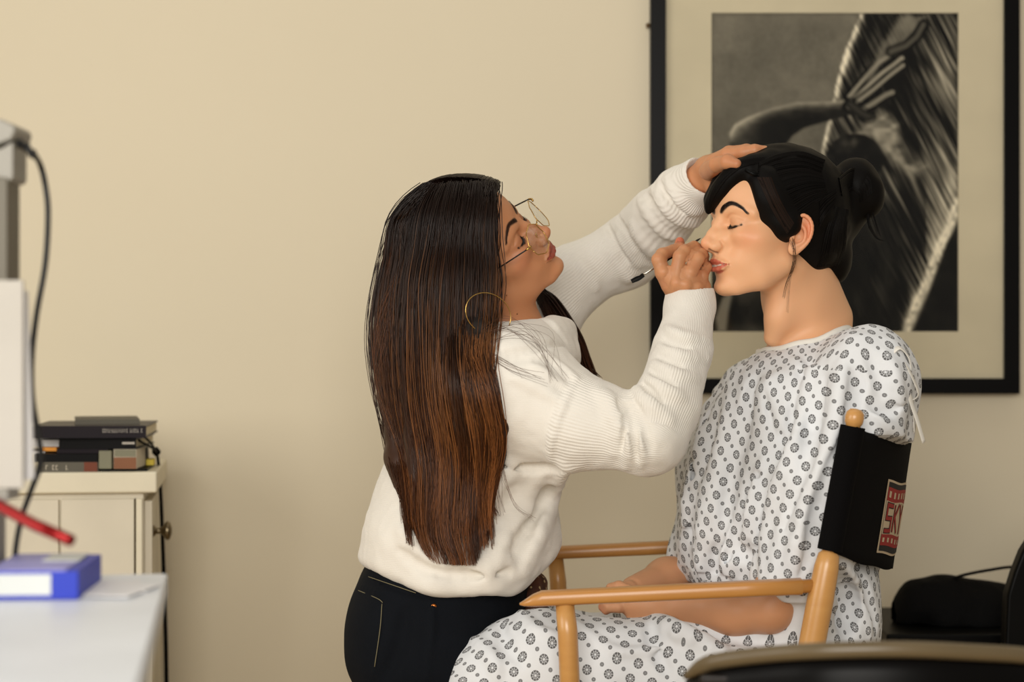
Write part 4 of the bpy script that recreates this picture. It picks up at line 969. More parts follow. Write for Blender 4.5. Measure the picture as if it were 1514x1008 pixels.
    uv = np.stack([u, lv[..., 2]], -1); up_ = fc[:, 2] > W(0, 545, 2.9)[2]; uv[up_, :, 1] = (lv[..., 2] * .5 + lv[..., 1] * .85)[up_]
    tl = np.arctan2(lv[..., 2] - W(0, 995, 2.9)[2], -(lv[..., 1] - 2.80)); uvl = np.stack([lv[..., 0], tl * .082], -1)
    shn = (fc[:, 2] < W(0, 1015, 2.8)[2] - .03) & (fc[:, 0] < .02); 
    uv[lap] = uvl[lap]; uv[shn] = np.stack([lv[..., 1] - lv[..., 0], lv[..., 2]], -1)[shn]
    me = mesh_np('gown', v, f); set_uv(me, uv.reshape(-1, 2)); at = me.attributes.new('print', 'FLOAT', 'POINT'); at.data.foreach_set('value', np.ones(len(v), f32)); gown = link('gown', me, M['gown'], t)
    # neckband and ties
    rim = []; Gf = Shape(); Gf.ops = Gu.ops; Gf.post = G.post; axn = (NK1 - NK0) / np.linalg.norm(NK1 - NK0); e1 = np.cross(axn, (0, 1., 0)); e1 /= np.linalg.norm(e1); e2 = np.cross(axn, e1)
    for a_ in np.linspace(0, 2 * PI, 48, endpoint=False):
        q_ = NK0 + (math.cos(a_) * e1 + math.sin(a_) * e2) * .0695 + np.linspace(.13, -.03, 160)[:, None] * axn; dd_ = Gf(q_.astype(f32)); k_ = int(np.argmax(dd_ < .0005)); rim.append(q_[k_])
    rim = np.array(rim); rim = rim * .5 + np.roll(rim, 1, 0) * .25 + np.roll(rim, -1, 0) * .25; MB().tube(np.vstack([rim, rim[:2]]), .0052, 8).build('neckband', M['gown_trim'], gown, True)
    def ribbon(pts, w, name='tie'):
        p = spline([W(*c) for c in pts], 26); q = MB(); q.tube(p, w, 8, flat=.22, up=(.2, -.3, 1)); q.build(name, M['gown_trim'], gown, True)
    ribbon([(1318, 522, 2.72), (1330, 514, 2.72), (1343, 528, 2.725), (1346, 550, 2.73), (1338, 560, 2.73), (1328, 545, 2.725)], .006); ribbon([(1338, 535, 2.72), (1350, 560, 2.72), (1358, 583, 2.725), (1346, 590, 2.73), (1342, 570, 2.73)], .005)
    ribbon([(1342, 555, 2.72), (1346, 590, 2.72), (1356, 620, 2.72), (1366, 654, 2.725)], .0045); ribbon([(1340, 550, 2.725), (1350, 600, 2.73), (1352, 640, 2.73)], .004)
    # ---- hair, pinned up in a bun
    K = Shape(); cap = Shape(R=H.R, T=H.T, S=H.S)
    cap.ell((-12, 0, 42), (99, 79, 81), k=6); cap.ell((-50, 0, 0), (52, 60, 62), k=16); cap.ell((100, -6, 6), (66, 84, 90), k=5, op='s')
    for s in (-1, 1): cap.ell((16, 80 * s, -36), (34, 30, 44), k=6, op='s'); cap.ell((-5, 84 * s, -9), (17, 22, 27), k=4, op='s')
    K.sub(cap, H.T, .17, k=.01)
    K.ell(W(1264, 276, 2.92), (.036, .042, .043), k=.012); K.ell(W(1250, 300, 2.93), (.036, .040, .044), k=.02); K.ell(W(1215, 330, 2.93), (.045, .055, .060), k=.03); K.ell(W(1285, 290, 2.915), (.022, .03, .03), k=.012)
    K.ell(W(1232, 385, 2.93), (.026, .045, .036), k=.02)
    # fringe swept across the forehead, temple lock
    q = [W(*c) for c in ((1140, 242, 2.83), (1110, 246, 2.815), (1087, 258, 2.815), (1067, 278, 2.825), (1053, 297, 2.84), (1047, 313, 2.848))]; K.chain(spline(q, 14), list(np.interp(np.linspace(0, 1, 14), [0, .3, .7, 1], [.014, .013, .010, .002])), k=.012, kin=.01)
    q = [W(*c) for c in ((1140, 242, 2.90), (1104, 246, 2.89), (1076, 264, 2.885), (1058, 286, 2.885), (1046, 304, 2.875))]; K.chain(spline(q, 14), list(np.interp(np.linspace(0, 1, 14), [0, .5, 1], [.018, .015, .004])), k=.02, kin=.01)
    hd = lambda x, y, o=0.: march(H, x, y) - (0, o, 0)
    q = [hd(x, y, -.001) for x, y in ((1118, 258), (1128, 285), (1138, 312), (1152, 338), (1163, 352))]; K.chain(spline(q, 12), list(np.interp(np.linspace(0, 1, 12), [0, .5, 1], [.008, .009, .004])), k=.012, kin=.01)
    q = [hd(x, y, -.001) for x, y in ((1135, 262), (1146, 290), (1158, 318), (1170, 335))]; K.chain(spline(q, 12), [.012] * 12, k=.015, kin=.01)
    K.post = lambda P, d: d + .0012 * vnoise(P * 60, 31)
    v, f = polygonize(K, (.24, 2.72, 1.32), (.64, 3.08, 1.66), .0024 * RES)
    cv = []; rd = []; cl = []; rg = np.random.default_rng(5); blk = np.array(lin(8, 6, 5)); bro = np.array(lin(52, 32, 20))
    def lockset(pts, n, jit, w, c, dz=.003, surf=None, rad=.0005):
        for _ in range(n):
            o = rg.normal(0, jit); g = spline([np.array(W(x + o * .8, y + rg.normal(0, jit * .5), d)) for x, y, d in pts], 26); g[:, 1] += rg.normal(0, dz)
            cv.append(g); rd.append(np.full(26, rad) * (1 - .6 * np.linspace(0, 1, 26) ** 2)); cl.append(np.tile(c * rg.uniform(.6, 1.5), (26, 1)))
    lockset([(1172, 352, 2.785), (1174, 372, 2.775), (1172, 395, 2.78), (1163, 418, 2.79), (1158, 440, 2.80)], 7, 2.6, 0, bro, rad=.00026); lockset([(1166, 350, 2.79), (1176, 378, 2.775), (1168, 410, 2.78), (1164, 462, 2.81)], 4, 1.6, 0, bro, rad=.00022)
    lockset([(1282, 310, 2.90), (1285, 335, 2.90), (1296, 352, 2.90), (1306, 356, 2.90)], 10, 1.5, 0, blk, rad=.0004); lockset([(1286, 305, 2.90), (1293, 330, 2.90), (1300, 350, 2.90)], 8, 2, 0, blk, rad=.0004)
    pass
    # combed strands lying on the mass
    def comb(pts0, pts1, n, c=blk):
        for _ in range(n):
            k = rg.uniform(); g = [march(K, x0 + (x1 - x0) * k, y0 + (y1 - y0) * k) for (x0, y0), (x1, y1) in zip(pts0, pts1)]
            if any(x is None for x in g): continue
            g = spline(np.array(g), 26); g[:, 1] -= .0006; cv.append(g); rd.append(np.full(26, rg.uniform(.0006, .001)) * (1 - .5 * np.linspace(0, 1, 26) ** 3)); cl.append(np.tile(c * rg.uniform(.5, 1.9), (26, 1)))
    comb([(1120, 262), (1150, 250), (1185, 246), (1215, 255)], [(1160, 335), (1185, 315), (1205, 300), (1225, 290)], 110); comb([(1122, 240), (1150, 228), (1185, 224), (1220, 236)], [(1120, 262), (1150, 250), (1185, 246), (1215, 255)], 60)
    comb([(1208, 395), (1215, 370), (1222, 340), (1235, 305)], [(1240, 392), (1250, 365), (1252, 340), (1255, 310)], 70); comb([(1212, 335), (1220, 320), (1235, 300)], [(1212, 300), (1222, 290), (1238, 280)], 30)
    comb([(1130, 240), (1100, 246), (1075, 264), (1058, 288), (1049, 305)], [(1130, 232), (1098, 238), (1068, 256), (1052, 282), (1046, 303)], 70)
    comb([(1240, 262), (1262, 248), (1285, 262), (1290, 285)], [(1245, 290), (1258, 282), (1270, 288), (1272, 300)], 60)
    comb([(1120, 262), (1132, 290), (1146, 318), (1164, 346)], [(1140, 262), (1150, 288), (1162, 312), (1174, 330)], 60, np.array(lin(24, 15, 10)))
    me1 = strands(np.array(cv), np.array(rd), np.array(cl), 4); hv = np.zeros(len(me1.vertices) * 3, f32); me1.vertices.foreach_get('co', hv); hf = np.zeros(len(me1.loops), np.int32); me1.loops.foreach_get('vertex_index', hf); hcl = np.zeros(len(me1.vertices) * 4, f32); me1.color_attributes['Col'].data.foreach_get('color', hcl)
    me = mesh_np('hair', np.concatenate([hv.reshape(-1, 3), v]), np.concatenate([hf.reshape(-1, 4), f + len(hv) // 3])); vc = np.tile(blk, (len(v), 1)); set_color(me, np.concatenate([hcl.reshape(-1, 4)[:, :3], vc])); bpy.data.meshes.remove(me1)
    ho = link('hair', me, M['hair_dark'], t)
    c = MB(); q = march(K, 1112, 257) - (0, .003, 0); c.tube([q + (-.010, 0, .006), q + (0, -.002, 0), q + (.012, 0, -.004)], [.002, .0035, .0025], 8); c.build('hair_clip', M['plastic_black'], ho, True)
    return t, B, G, H, K
# ------------------------------------------------------------------ the room
WALL_Y = 3.75
def px_rect(x0, y0, x1, y1, d): 
    a = W(x0, y0, d); b = W(x1, y1, d); return a[0], b[0], b[2], a[2]      # x0,x1,z0,z1
def build_room():
    b = MB(); b.box((0, WALL_Y + .06, 1.5), (6.4, .12, 3.0)); tag(b.build('wall_back', M['wall']), kind='structure')
    b = MB(); b.box((0, 1.6, -.05), (6.4, 4.4, .1)); tag(b.build('floor', M['floor_wood']), kind='structure')
    # framed photograph
    yf = WALL_Y - .032; x0, x1, z0, zt = px_rect(962, -75, 1508, 582, yf); z1 = zt; bw = .0288
    t = empty('framed_picture', ((x0 + x1) / 2, WALL_Y, z0), 'large black-framed black-and-white photograph with a wide cream mat on the wall', 'picture')
    fr = MB(); dp = .032
    for c, s in ((((x0 + x1) / 2, yf + dp / 2, z0 + bw / 2), (x1 - x0, dp, bw)), (((x0 + x1) / 2, yf + dp / 2, z1 - bw / 2), (x1 - x0, dp, bw)), ((x0 + bw / 2, yf + dp / 2, (z0 + z1) / 2), (bw, dp, z1 - z0 - 2 * bw)), ((x1 - bw / 2, yf + dp / 2, (z0 + z1) / 2), (bw, dp, z1 - z0 - 2 * bw))): fr.box(c, s)
    fr.build('frame', M['frame_black'], t)
    b = MB(); a0, a1, b0, b1 = px_rect(1052, 19, 1417, 490, yf + .010); ym = yf + .010
    ix0, ix1, iz0, iz1 = x0 + bw, x1 - bw, z0 + bw, z1 - bw
    for q in ((ix0, a0, iz0, iz1), (a1, ix1, iz0, iz1), (a0, a1, iz0, b0), (a0, a1, b1, iz1)): b.box(((q[0] + q[1]) / 2, ym + .001, (q[2] + q[3]) / 2), (q[1] - q[0], .002, q[3] - q[2]))
    b.build('mat_board', M['mat_board'], t)
    b = MB(); b.box(((x0 + x1) / 2, yf + .006, (z0 + z1) / 2), (ix1 - ix0, .002, iz1 - iz0)); b.build('glass', M['glazing'], t)
    # the print: a fine grid carrying the tones of the photograph (a bent arm, a hand, a long streaked feather-like form)
    nx, nz = 330, 424; X, Y = np.meshgrid(np.linspace(1052, 1417, nx), np.linspace(19, 490, nz)); P = np.stack([X.ravel(), Y.ravel()], 1)
    P3 = np.stack([P[:, 0] / 37, P[:, 1] / 37, np.zeros(len(P))], 1).astype(f32)
    def nz_(sx, sy, seed, ang=0.): 
        c, s = math.cos(ang), math.sin(ang); q = np.stack([(P[:, 0] * c + P[:, 1] * s) / sx, (-P[:, 0] * s + P[:, 1] * c) / sy, np.full(len(P), seed * 1.7)], 1).astype(f32) + 50; return vnoise(q, 40 + seed)
    g = 106 + 9 * nz_(45, 45, 1) + 5 * nz_(14, 14, 2) + 3 * nz_(4, 4, 3) - (P[:, 1] - 19) * .03
    def poly(pts):
        pts = np.array(pts, float); ins = np.zeros(len(P), bool); j = len(pts) - 1
        for i in range(len(pts)):
            a, b_ = pts[i], pts[j]; c = ((a[1] > P[:, 1]) != (b_[1] > P[:, 1])) & (P[:, 0] < (b_[0] - a[0]) * (P[:, 1] - a[1]) / (b_[1] - a[1] + 1e-9) + a[0]); ins ^= c; j = i
        return ins
    def edge(pts): return seg_dist(np.c_[P, np.zeros(len(P))], [(*p, 0) for p in pts])[0]
    def soft(pts, w=2.): e = edge(pts + [pts[0]]); ins = poly(pts); return np.clip(.5 + np.where(ins, e, -e) / w / 2, 0, 1)
    # streaked form from top right down to the bottom
    A = [(1272, 19), (1417, 19), (1417, 318), (1405, 345), (1392, 385), (1372, 420), (1352, 455), (1335, 490), (1225, 490), (1215, 400), (1212, 300), (1216, 220), (1228, 160), (1244, 90), (1258, 50)]
    m = soft(A, 2); ang = math.radians(63)
    st = nz_(70, 3.2, 5, ang) * .6 + nz_(40, 1.7, 6, ang) * .5; k = 64 + 105 * st + 22 * nz_(40, 40, 7) + 35 * np.exp(-((P[:, 0] - 1395) / 38) ** 2 - ((P[:, 1] - 180) / 190) ** 2)
    k -= 62 * np.exp(-((P[:, 0] - 1325) / 44) ** 2 - ((P[:, 1] - 130) / 90) ** 2); k -= 35 * sstep(250, 330, P[:, 1]) * (P[:, 0] < 1370)
    g = g * (1 - m) + k * m
    L_ = edge([(1274, 22), (1256, 70), (1243, 110), (1232, 160), (1214, 225)]); g += (120 + 50 * nz_(9, 9, 8)) * np.exp(-(L_ / 5.) ** 2) * m
    L_ = edge([(1292, 22), (1280, 60), (1262, 110), (1245, 150)]); g -= 40 * np.exp(-(L_ / 9.) ** 2) * m
    # bright light along the lower right edge of the form
    L_ = edge([(1417, 300), (1400, 345), (1384, 380), (1374, 412), (1356, 448), (1340, 490)]); g = g + (215 - g) * np.exp(-((L_ - 2) / 6.5) ** 2) * (.75 + .3 * nz_(6, 6, 9)); L_ = edge([(1414, 255), (1390, 330), (1362, 400), (1340, 470)]); g += 45 * np.exp(-(L_ / 12.) ** 2) * m
    # dark ground at the bottom right and behind the sitter
    d_ = soft([(1417, 330), (1417, 490), (1350, 490), (1372, 440), (1386, 400), (1400, 362)], 3); g = g * (1 - d_) + (38 + 6 * nz_(12, 12, 10)) * d_
    d_ = soft([(1052, 400), (1100, 440), (1200, 300), (1250, 240), (1300, 300), (1330, 380), (1330, 490), (1052, 490)], 16) * .85; g = g * (1 - d_) + (40 + 20 * nz_(20, 50, 11, -.3) + 10 * nz_(5, 14, 12)) * d_
    d_ = soft([(1062, 490), (1058, 470), (1068, 440), (1085, 428), (1078, 460), (1074, 490)], 3); g = g * (1 - d_) + 122 * d_
    # round dark head and light patch beside it
    d_ = soft([(1285, 170), (1310, 165), (1332, 182), (1330, 215), (1345, 240), (1370, 245), (1352, 262), (1320, 240), (1290, 205), (1262, 200)], 8); g = g * (1 - d_) + (122 + 25 * nz_(9, 6, 13)) * d_
    e = np.sqrt(((P[:, 0] - 1264) / 44) ** 2 + ((P[:, 1] - 236) / 40) ** 2); d_ = np.clip((1 - e) * 12, 0, 1); g = g * (1 - d_) + (30 + 20 * nz_(8, 8, 14) + 44 * np.exp(-((P[:, 0] - 1256) / 16) ** 2 - ((P[:, 1] - 212) / 9) ** 2)) * d_
    # arm: elbow at the left, forearm to the wrist, hand reaching to the upper right
    arm = [(1080, 216), (1079, 196), (1086, 184), (1104, 174), (1140, 160), (1180, 151), (1225, 150), (1258, 146), (1268, 154), (1262, 168), (1225, 178), (1190, 188), (1172, 200), (1160, 216), (1140, 232), (1095, 236)]
    d_ = soft(arm, 2.2); up = edge([(1079, 200), (1088, 184), (1104, 174), (1140, 160), (1180, 151), (1225, 150), (1258, 146)]); k = 34 + 104 * np.exp(-(up / 9.) ** 1.3) + 10 * nz_(8, 4, 15) + 30 * np.exp(-((P[:, 0] - 1100) / 22) ** 2); g = g * (1 - d_) + k * d_
    for pts, w, br in (([(1255, 158), (1275, 162), (1292, 152), (1310, 140), (1320, 136)], 5.5, 120), ([(1260, 146), (1283, 128), (1305, 108), (1322, 96), (1334, 86)], 5.2, 142), ([(1268, 150), (1292, 132), (1315, 112), (1336, 96)], 4.4, 128), ([(1256, 142), (1278, 116), (1300, 92), (1318, 80)], 4.2, 130), ([(1318, 74), (1340, 66), (1356, 52), (1366, 36)], 4.6, 96), ([(1258, 154), (1276, 168), (1285, 172)], 7, 62)):
        e = edge(pts); d_ = np.clip((w - e) / 1.6, 0, 1); g = g * (1 - d_) + (br * (1 - .55 * (e / w) ** 2)) * d_; ring = np.exp(-((e - w - 2) / 2.) ** 2); g -= 42 * ring * (g > 45)
    d_ = soft([(1280, 120), (1300, 70), (1330, 22), (1375, 22), (1352, 50), (1330, 75), (1305, 92), (1290, 118)], 5) * .8; g = g * (1 - d_) + (118 + 12 * nz_(10, 10, 16)) * d_
    e = edge([(1318, 76), (1340, 68), (1356, 54), (1366, 36)]); d_ = np.clip((4.6 - e) / 1.6, 0, 1); g = g * (1 - d_) + 84 * d_; g -= 50 * np.exp(-((e - 6) / 2.5) ** 2) * (g > 60)
    g = np.clip((g - 100) * 1.3 + 98, 6, 235) / 255.; col = np.stack([g * 1.03, g * .985, g * .88], 1) ** 2.2 * 1.12
    v = np.stack([a0 + (P[:, 0] - 1052) / 365 * (a1 - a0), np.full(len(P), ym + .0035), b1 - (P[:, 1] - 19) / 471 * (b1 - b0)], 1)
    i = (np.arange(nz - 1)[:, None] * nx + np.arange(nx - 1)[None]).ravel(); me = mesh_np('print', v, np.stack([i, i + nx, i + nx + 1, i + 1], 1)); set_color(me, col); link('print', me, M['print'], t)
    n = MB(); c = np.array(W(957, 40, WALL_Y)); n.tube([c, c + (0, -.02, .0)], .0022, 8); n.lathe([(.004, 0), (.0045, .002), (.001, .003)], c + (0, -.02, 0), (0, -1, 0), 12); tag(n.build('nail', M['nail_rust'], None, True), 'small rusty nail in the wall beside the upper left edge of the black frame', 'nail')

# ------------------------------------------------------------------ director's chair
def build_director_chair():
    yn, yf_ = 2.655, 3.215
    t = empty('director_chair', (W(1000, 1700, 2.93)[0], 2.93, 0), "tall wooden director's chair with a black canvas back carrying a red and cream badge", 'chair')
    def wx(px, y): return (px - 757) / FPX * y
    top = np.array(W(1266, 604, yn)); low = np.array(W(1200, 955, yn)); ax = (low - top) / np.linalg.norm(low - top)
    for y in (yn, yf_):
        dx = 0.; o = np.array((0, y - yn, 0)); L = np.linalg.norm(low - top); T = top + o
        p = MB(); prof = [(.0001, 0), (.0075, .001), (.0118, .006), (.0128, .012), (.0122, .019), (.0095, .0235), (.0092, .028), (.0125, .030), (.0125, .176), (.0125, .182), (.0130, .186), (.0105, .189), (.0100, .194), (.0140, .198), (.0165, .215), (.0178, .26), (.0178, L + .02), (.0172, L + .13)]
        p.lathe(prof, T, ax, 28); p.build('back_post', M['beech_post'], t, True)
        # arm rail: flattened round bar with a chamfered front end and a turned tenon at the rear
        z = W(0, 874, yn)[2]; xr = T[0] + ax[0] * (T[2] - z) / -ax[2]; xl = wx(768, yn); zl = W(0, 886, yn)[2]; zr = W(0, 865, yn)[2]
        sec = []; n = 20; aa = np.linspace(0, 2 * PI, n, endpoint=False); cy = np.sign(np.cos(aa)) * np.abs(np.cos(aa)) ** .6; cz = np.sign(np.sin(aa)) * np.abs(np.sin(aa)) ** .6
        for s_, hy, hz, up in ((0, .003, .0012, -.006), (.006, .010, .0035, -.0052), (.018, .0150, .0078, -.002), (.030, .0165, .0102, 0), (.30, .0165, .0108, 0), (xr - xl - .028, .0165, .0108, 0), (xr - xl - .026, .0095, .0090, 0), (xr - xl - .004, .0085, .0085, 0)):
            x = xl + s_; zc = zl + (zr - zl) * s_ / (xr - xl); sec.append(np.stack([np.full(n, x), y + hy * cy, zc + up + hz * cz], 1))
        r = MB(); r.rings(sec); r.build('arm_rail', M['beech'], t, True)
        # front post
        xa = wx(835, yn); fp = MB(); fp.tube([(xa, y, W(0, 893, yn)[2]), (xa + .004, y, .9), (xa + .012, y, .70)], [.0125, .0135, .0138], 20); fp.build('front_post', M['beech_post'], t, True)
        sr = MB(); sr.box(((xa + low[0]) / 2 + .005, y, .735), (low[0] - xa + .06, .024, .034)); sr.build('seat_rail', M['beech'], t, bevel=.004)
        for a_, b_ in (((xa - .02, y, .715), (xa - .03, y, .0)), ((low[0] + .02, y, .715), (low[0] + .05, y, .0))):
            l = MB(); l.tube([a_, b_], .014, 16); l.build('leg', M['beech_post'], t, True)
        st = MB(); st.box(((xa + low[0]) / 2 + .005, y, .18), (low[0] - xa + .10, .020, .03)); st.build('stretcher', M['beech'], t, bevel=.004)
    xa = wx(835, yn)
    for x in (xa - .025, ): 
        st = MB(); st.box((x, (yn + yf_) / 2, .22), (.07, yf_ - yn, .018)); st.build('footrest', M['beech'], t, bevel=.004)
    st = MB(); st.box((low[0] + .04, (yn + yf_) / 2, .25), (.022, yf_ - yn, .03)); st.build('cross_bar', M['beech'], t, bevel=.004)
    s = MB(); s.box(((xa + low[0]) / 2, (yn + yf_) / 2, .748), (low[0] - xa - .01, yf_ - yn + .03, .006)); s.build('seat', M['canvas'], t)
    # canvas back: a sleeve round each post, bellying out behind the sitter
    def post_at(v): return top + ax * (.024 + v * .168)
    def surf_pt(u, v):          # u 0..1 from the near post to the far post, v 0..1 from top to bottom
        p = post_at(v); e = np.sin(PI * np.clip(u, 0, 1)); x = p[0] + .004 + (.125 + .004 * v) * e; sag = (.036 + .016 * v) * np.sin(PI * np.clip(u, 0, 1)) ** .8
        return np.stack([x, yn - .014 + (yf_ - yn + .028) * u, p[2] - sag - .001 * np.sin(u * 40 + v * 9)])
    nu, nv = 72, 14; g = np.array([[surf_pt(i / (nu - 1), j / (nv - 1)) for j in range(nv)] for i in range(nu)])
    outer = g; inn = g - np.array((.0025, 0, 0)); rings = []
    c = MB(); vv = np.concatenate([outer.reshape(-1, 3), inn.reshape(-1, 3)]); N = nu * nv; F = []
    for i in range(nu - 1):
        for j in range(nv - 1):
            a = i * nv + j; F.append((a, a + nv, a + nv + 1, a + 1)); F.append((N + a, N + a + 1, N + a + nv + 1, N + a + nv))
    for i in range(nu - 1): F.append((i * nv, N + i * nv, N + (i + 1) * nv, (i + 1) * nv)); a = i * nv + nv - 1; F.append((a, a + nv, N + a + nv, N + a))
    c.add(vv, F)
    for o in (0., yf_ - yn):        # sleeves
        rr = []
        for v in np.linspace(0, 1, 8):
            p = post_at(v) + (0, o, 0); a = np.linspace(0, 2 * PI, 20, endpoint=False); rr.append(p + np.stack([np.cos(a) * .0165, np.sin(a) * .0165, np.cos(a) * .0165 * -ax[0] * -1], 1))
        c.rings(rr, cap=False)
    cv = c.build('back_canvas', M['canvas'], t, True)
    # badge sewn on the middle of the canvas: border, bars, letters
    def patch(u0, u1, v0, v1, mat, name, off, par, quads=None):
        q = MB(); qs = quads or [[(u0, v0), (u1, v0), (u1, v1), (u0, v1)]]
        for Q in qs:
            n1, n2 = max(2, int(abs(Q[1][0] - Q[0][0]) * 60) + 2), 4; Q = np.array(Q, float); G_ = []
            for a in np.linspace(0, 1, n1):
                for b_ in np.linspace(0, 1, n2):
                    uv_ = (Q[0] * (1 - a) + Q[1] * a) * (1 - b_) + (Q[3] * (1 - a) + Q[2] * a) * b_
                    p = surf_pt(uv_[0], uv_[1]); pu = surf_pt(uv_[0] + .005, uv_[1]) - p; nn = np.cross(pu, (0, 0, -1.)); nn /= np.linalg.norm(nn); nn = nn if nn[0] > 0 else -nn; G_.append(p + nn * off)
            q.add(G_, [(i * n2 + j, i * n2 + j + 1, (i + 1) * n2 + j + 1, (i + 1) * n2 + j) for i in range(n1 - 1) for j in range(n2 - 1)])
        return q.build(name, mat, par, True)
    u0, u1 = .19, .81; v0, v1 = .315, .89; H_ = v1 - v0; fv = lambda f: v0 + H_ * f
    bd = patch(u0, u1, v0, v1, M['logo_cream'], 'badge', .0008, cv); bd['label'] = 'red, black and cream sewn badge'
    patch(u0 + .008, u1 - .008, fv(.03), fv(.97), M['logo_black'], 'badge_ground', .0012, bd)
    for a, b_ in ((fv(.10), fv(.28)), (fv(.73), fv(.89))):
        patch(u0 + .008, u1 - .008, a, b_, M['logo_red'], 'red_band', .0015, bd)
        bars = [[(x, a + .028), (x + .013, a + .028), (x + .013, b_ - .028), (x, b_ - .028)] for x in (u0 + .018 + i * .0335 for i in range(18))]; patch(0, 0, 0, 0, M['logo_cream'], 'notches', .0018, bd, bars)
    patch(u0 + .008, u1 - .008, fv(.28), fv(.73), M['logo_cream'], 'cream_band', .0015, bd)
    la, lb = fv(.27), fv(.74); lh = lb - la; letters = {'S': [((.9, .02), (.1, .02)), ((.1, .02), (.1, .5)), ((.1, .5), (.9, .5)), ((.9, .5), (.9, .98)), ((.9, .98), (.1, .98))], 'K': [((.12, 0), (.12, 1)), ((.95, 0), (.15, .52)), ((.3, .45), (.95, 1))], 'Y': [((.05, 0), (.5, .5)), ((.95, 0), (.5, .5)), ((.5, .5), (.5, 1))]}
    for mat, w, off, nm in ((M['logo_black'], .026, .0018, 'letter_outline'), (M['logo_red'], .017, .0021, 'lettering')):
        Q = []
        for n_, ch in enumerate('SKY'):
            ox = u0 + .016 + n_ * .056; lw = .046
            for (xa_, ya), (xb, yb) in letters[ch]:
                A = np.array((ox + xa_ * lw, la + .03 + ya * (lh - .06))); Bq = np.array((ox + xb * lw, la + .03 + yb * (lh - .06))); d = Bq - A; d2 = d * np.array((.30, .168)) ; nn = np.array((-d2[1], d2[0])); nn /= np.linalg.norm(nn); nn = nn / np.array((.56, .168)) * w * .15; tt = d / np.linalg.norm(d) * w * .25
                Q.append([A - tt - nn, Bq + tt - nn, Bq + tt + nn, A - tt + nn])
        patch(0, 0, 0, 0, mat, nm, off, bd, Q)
    return t

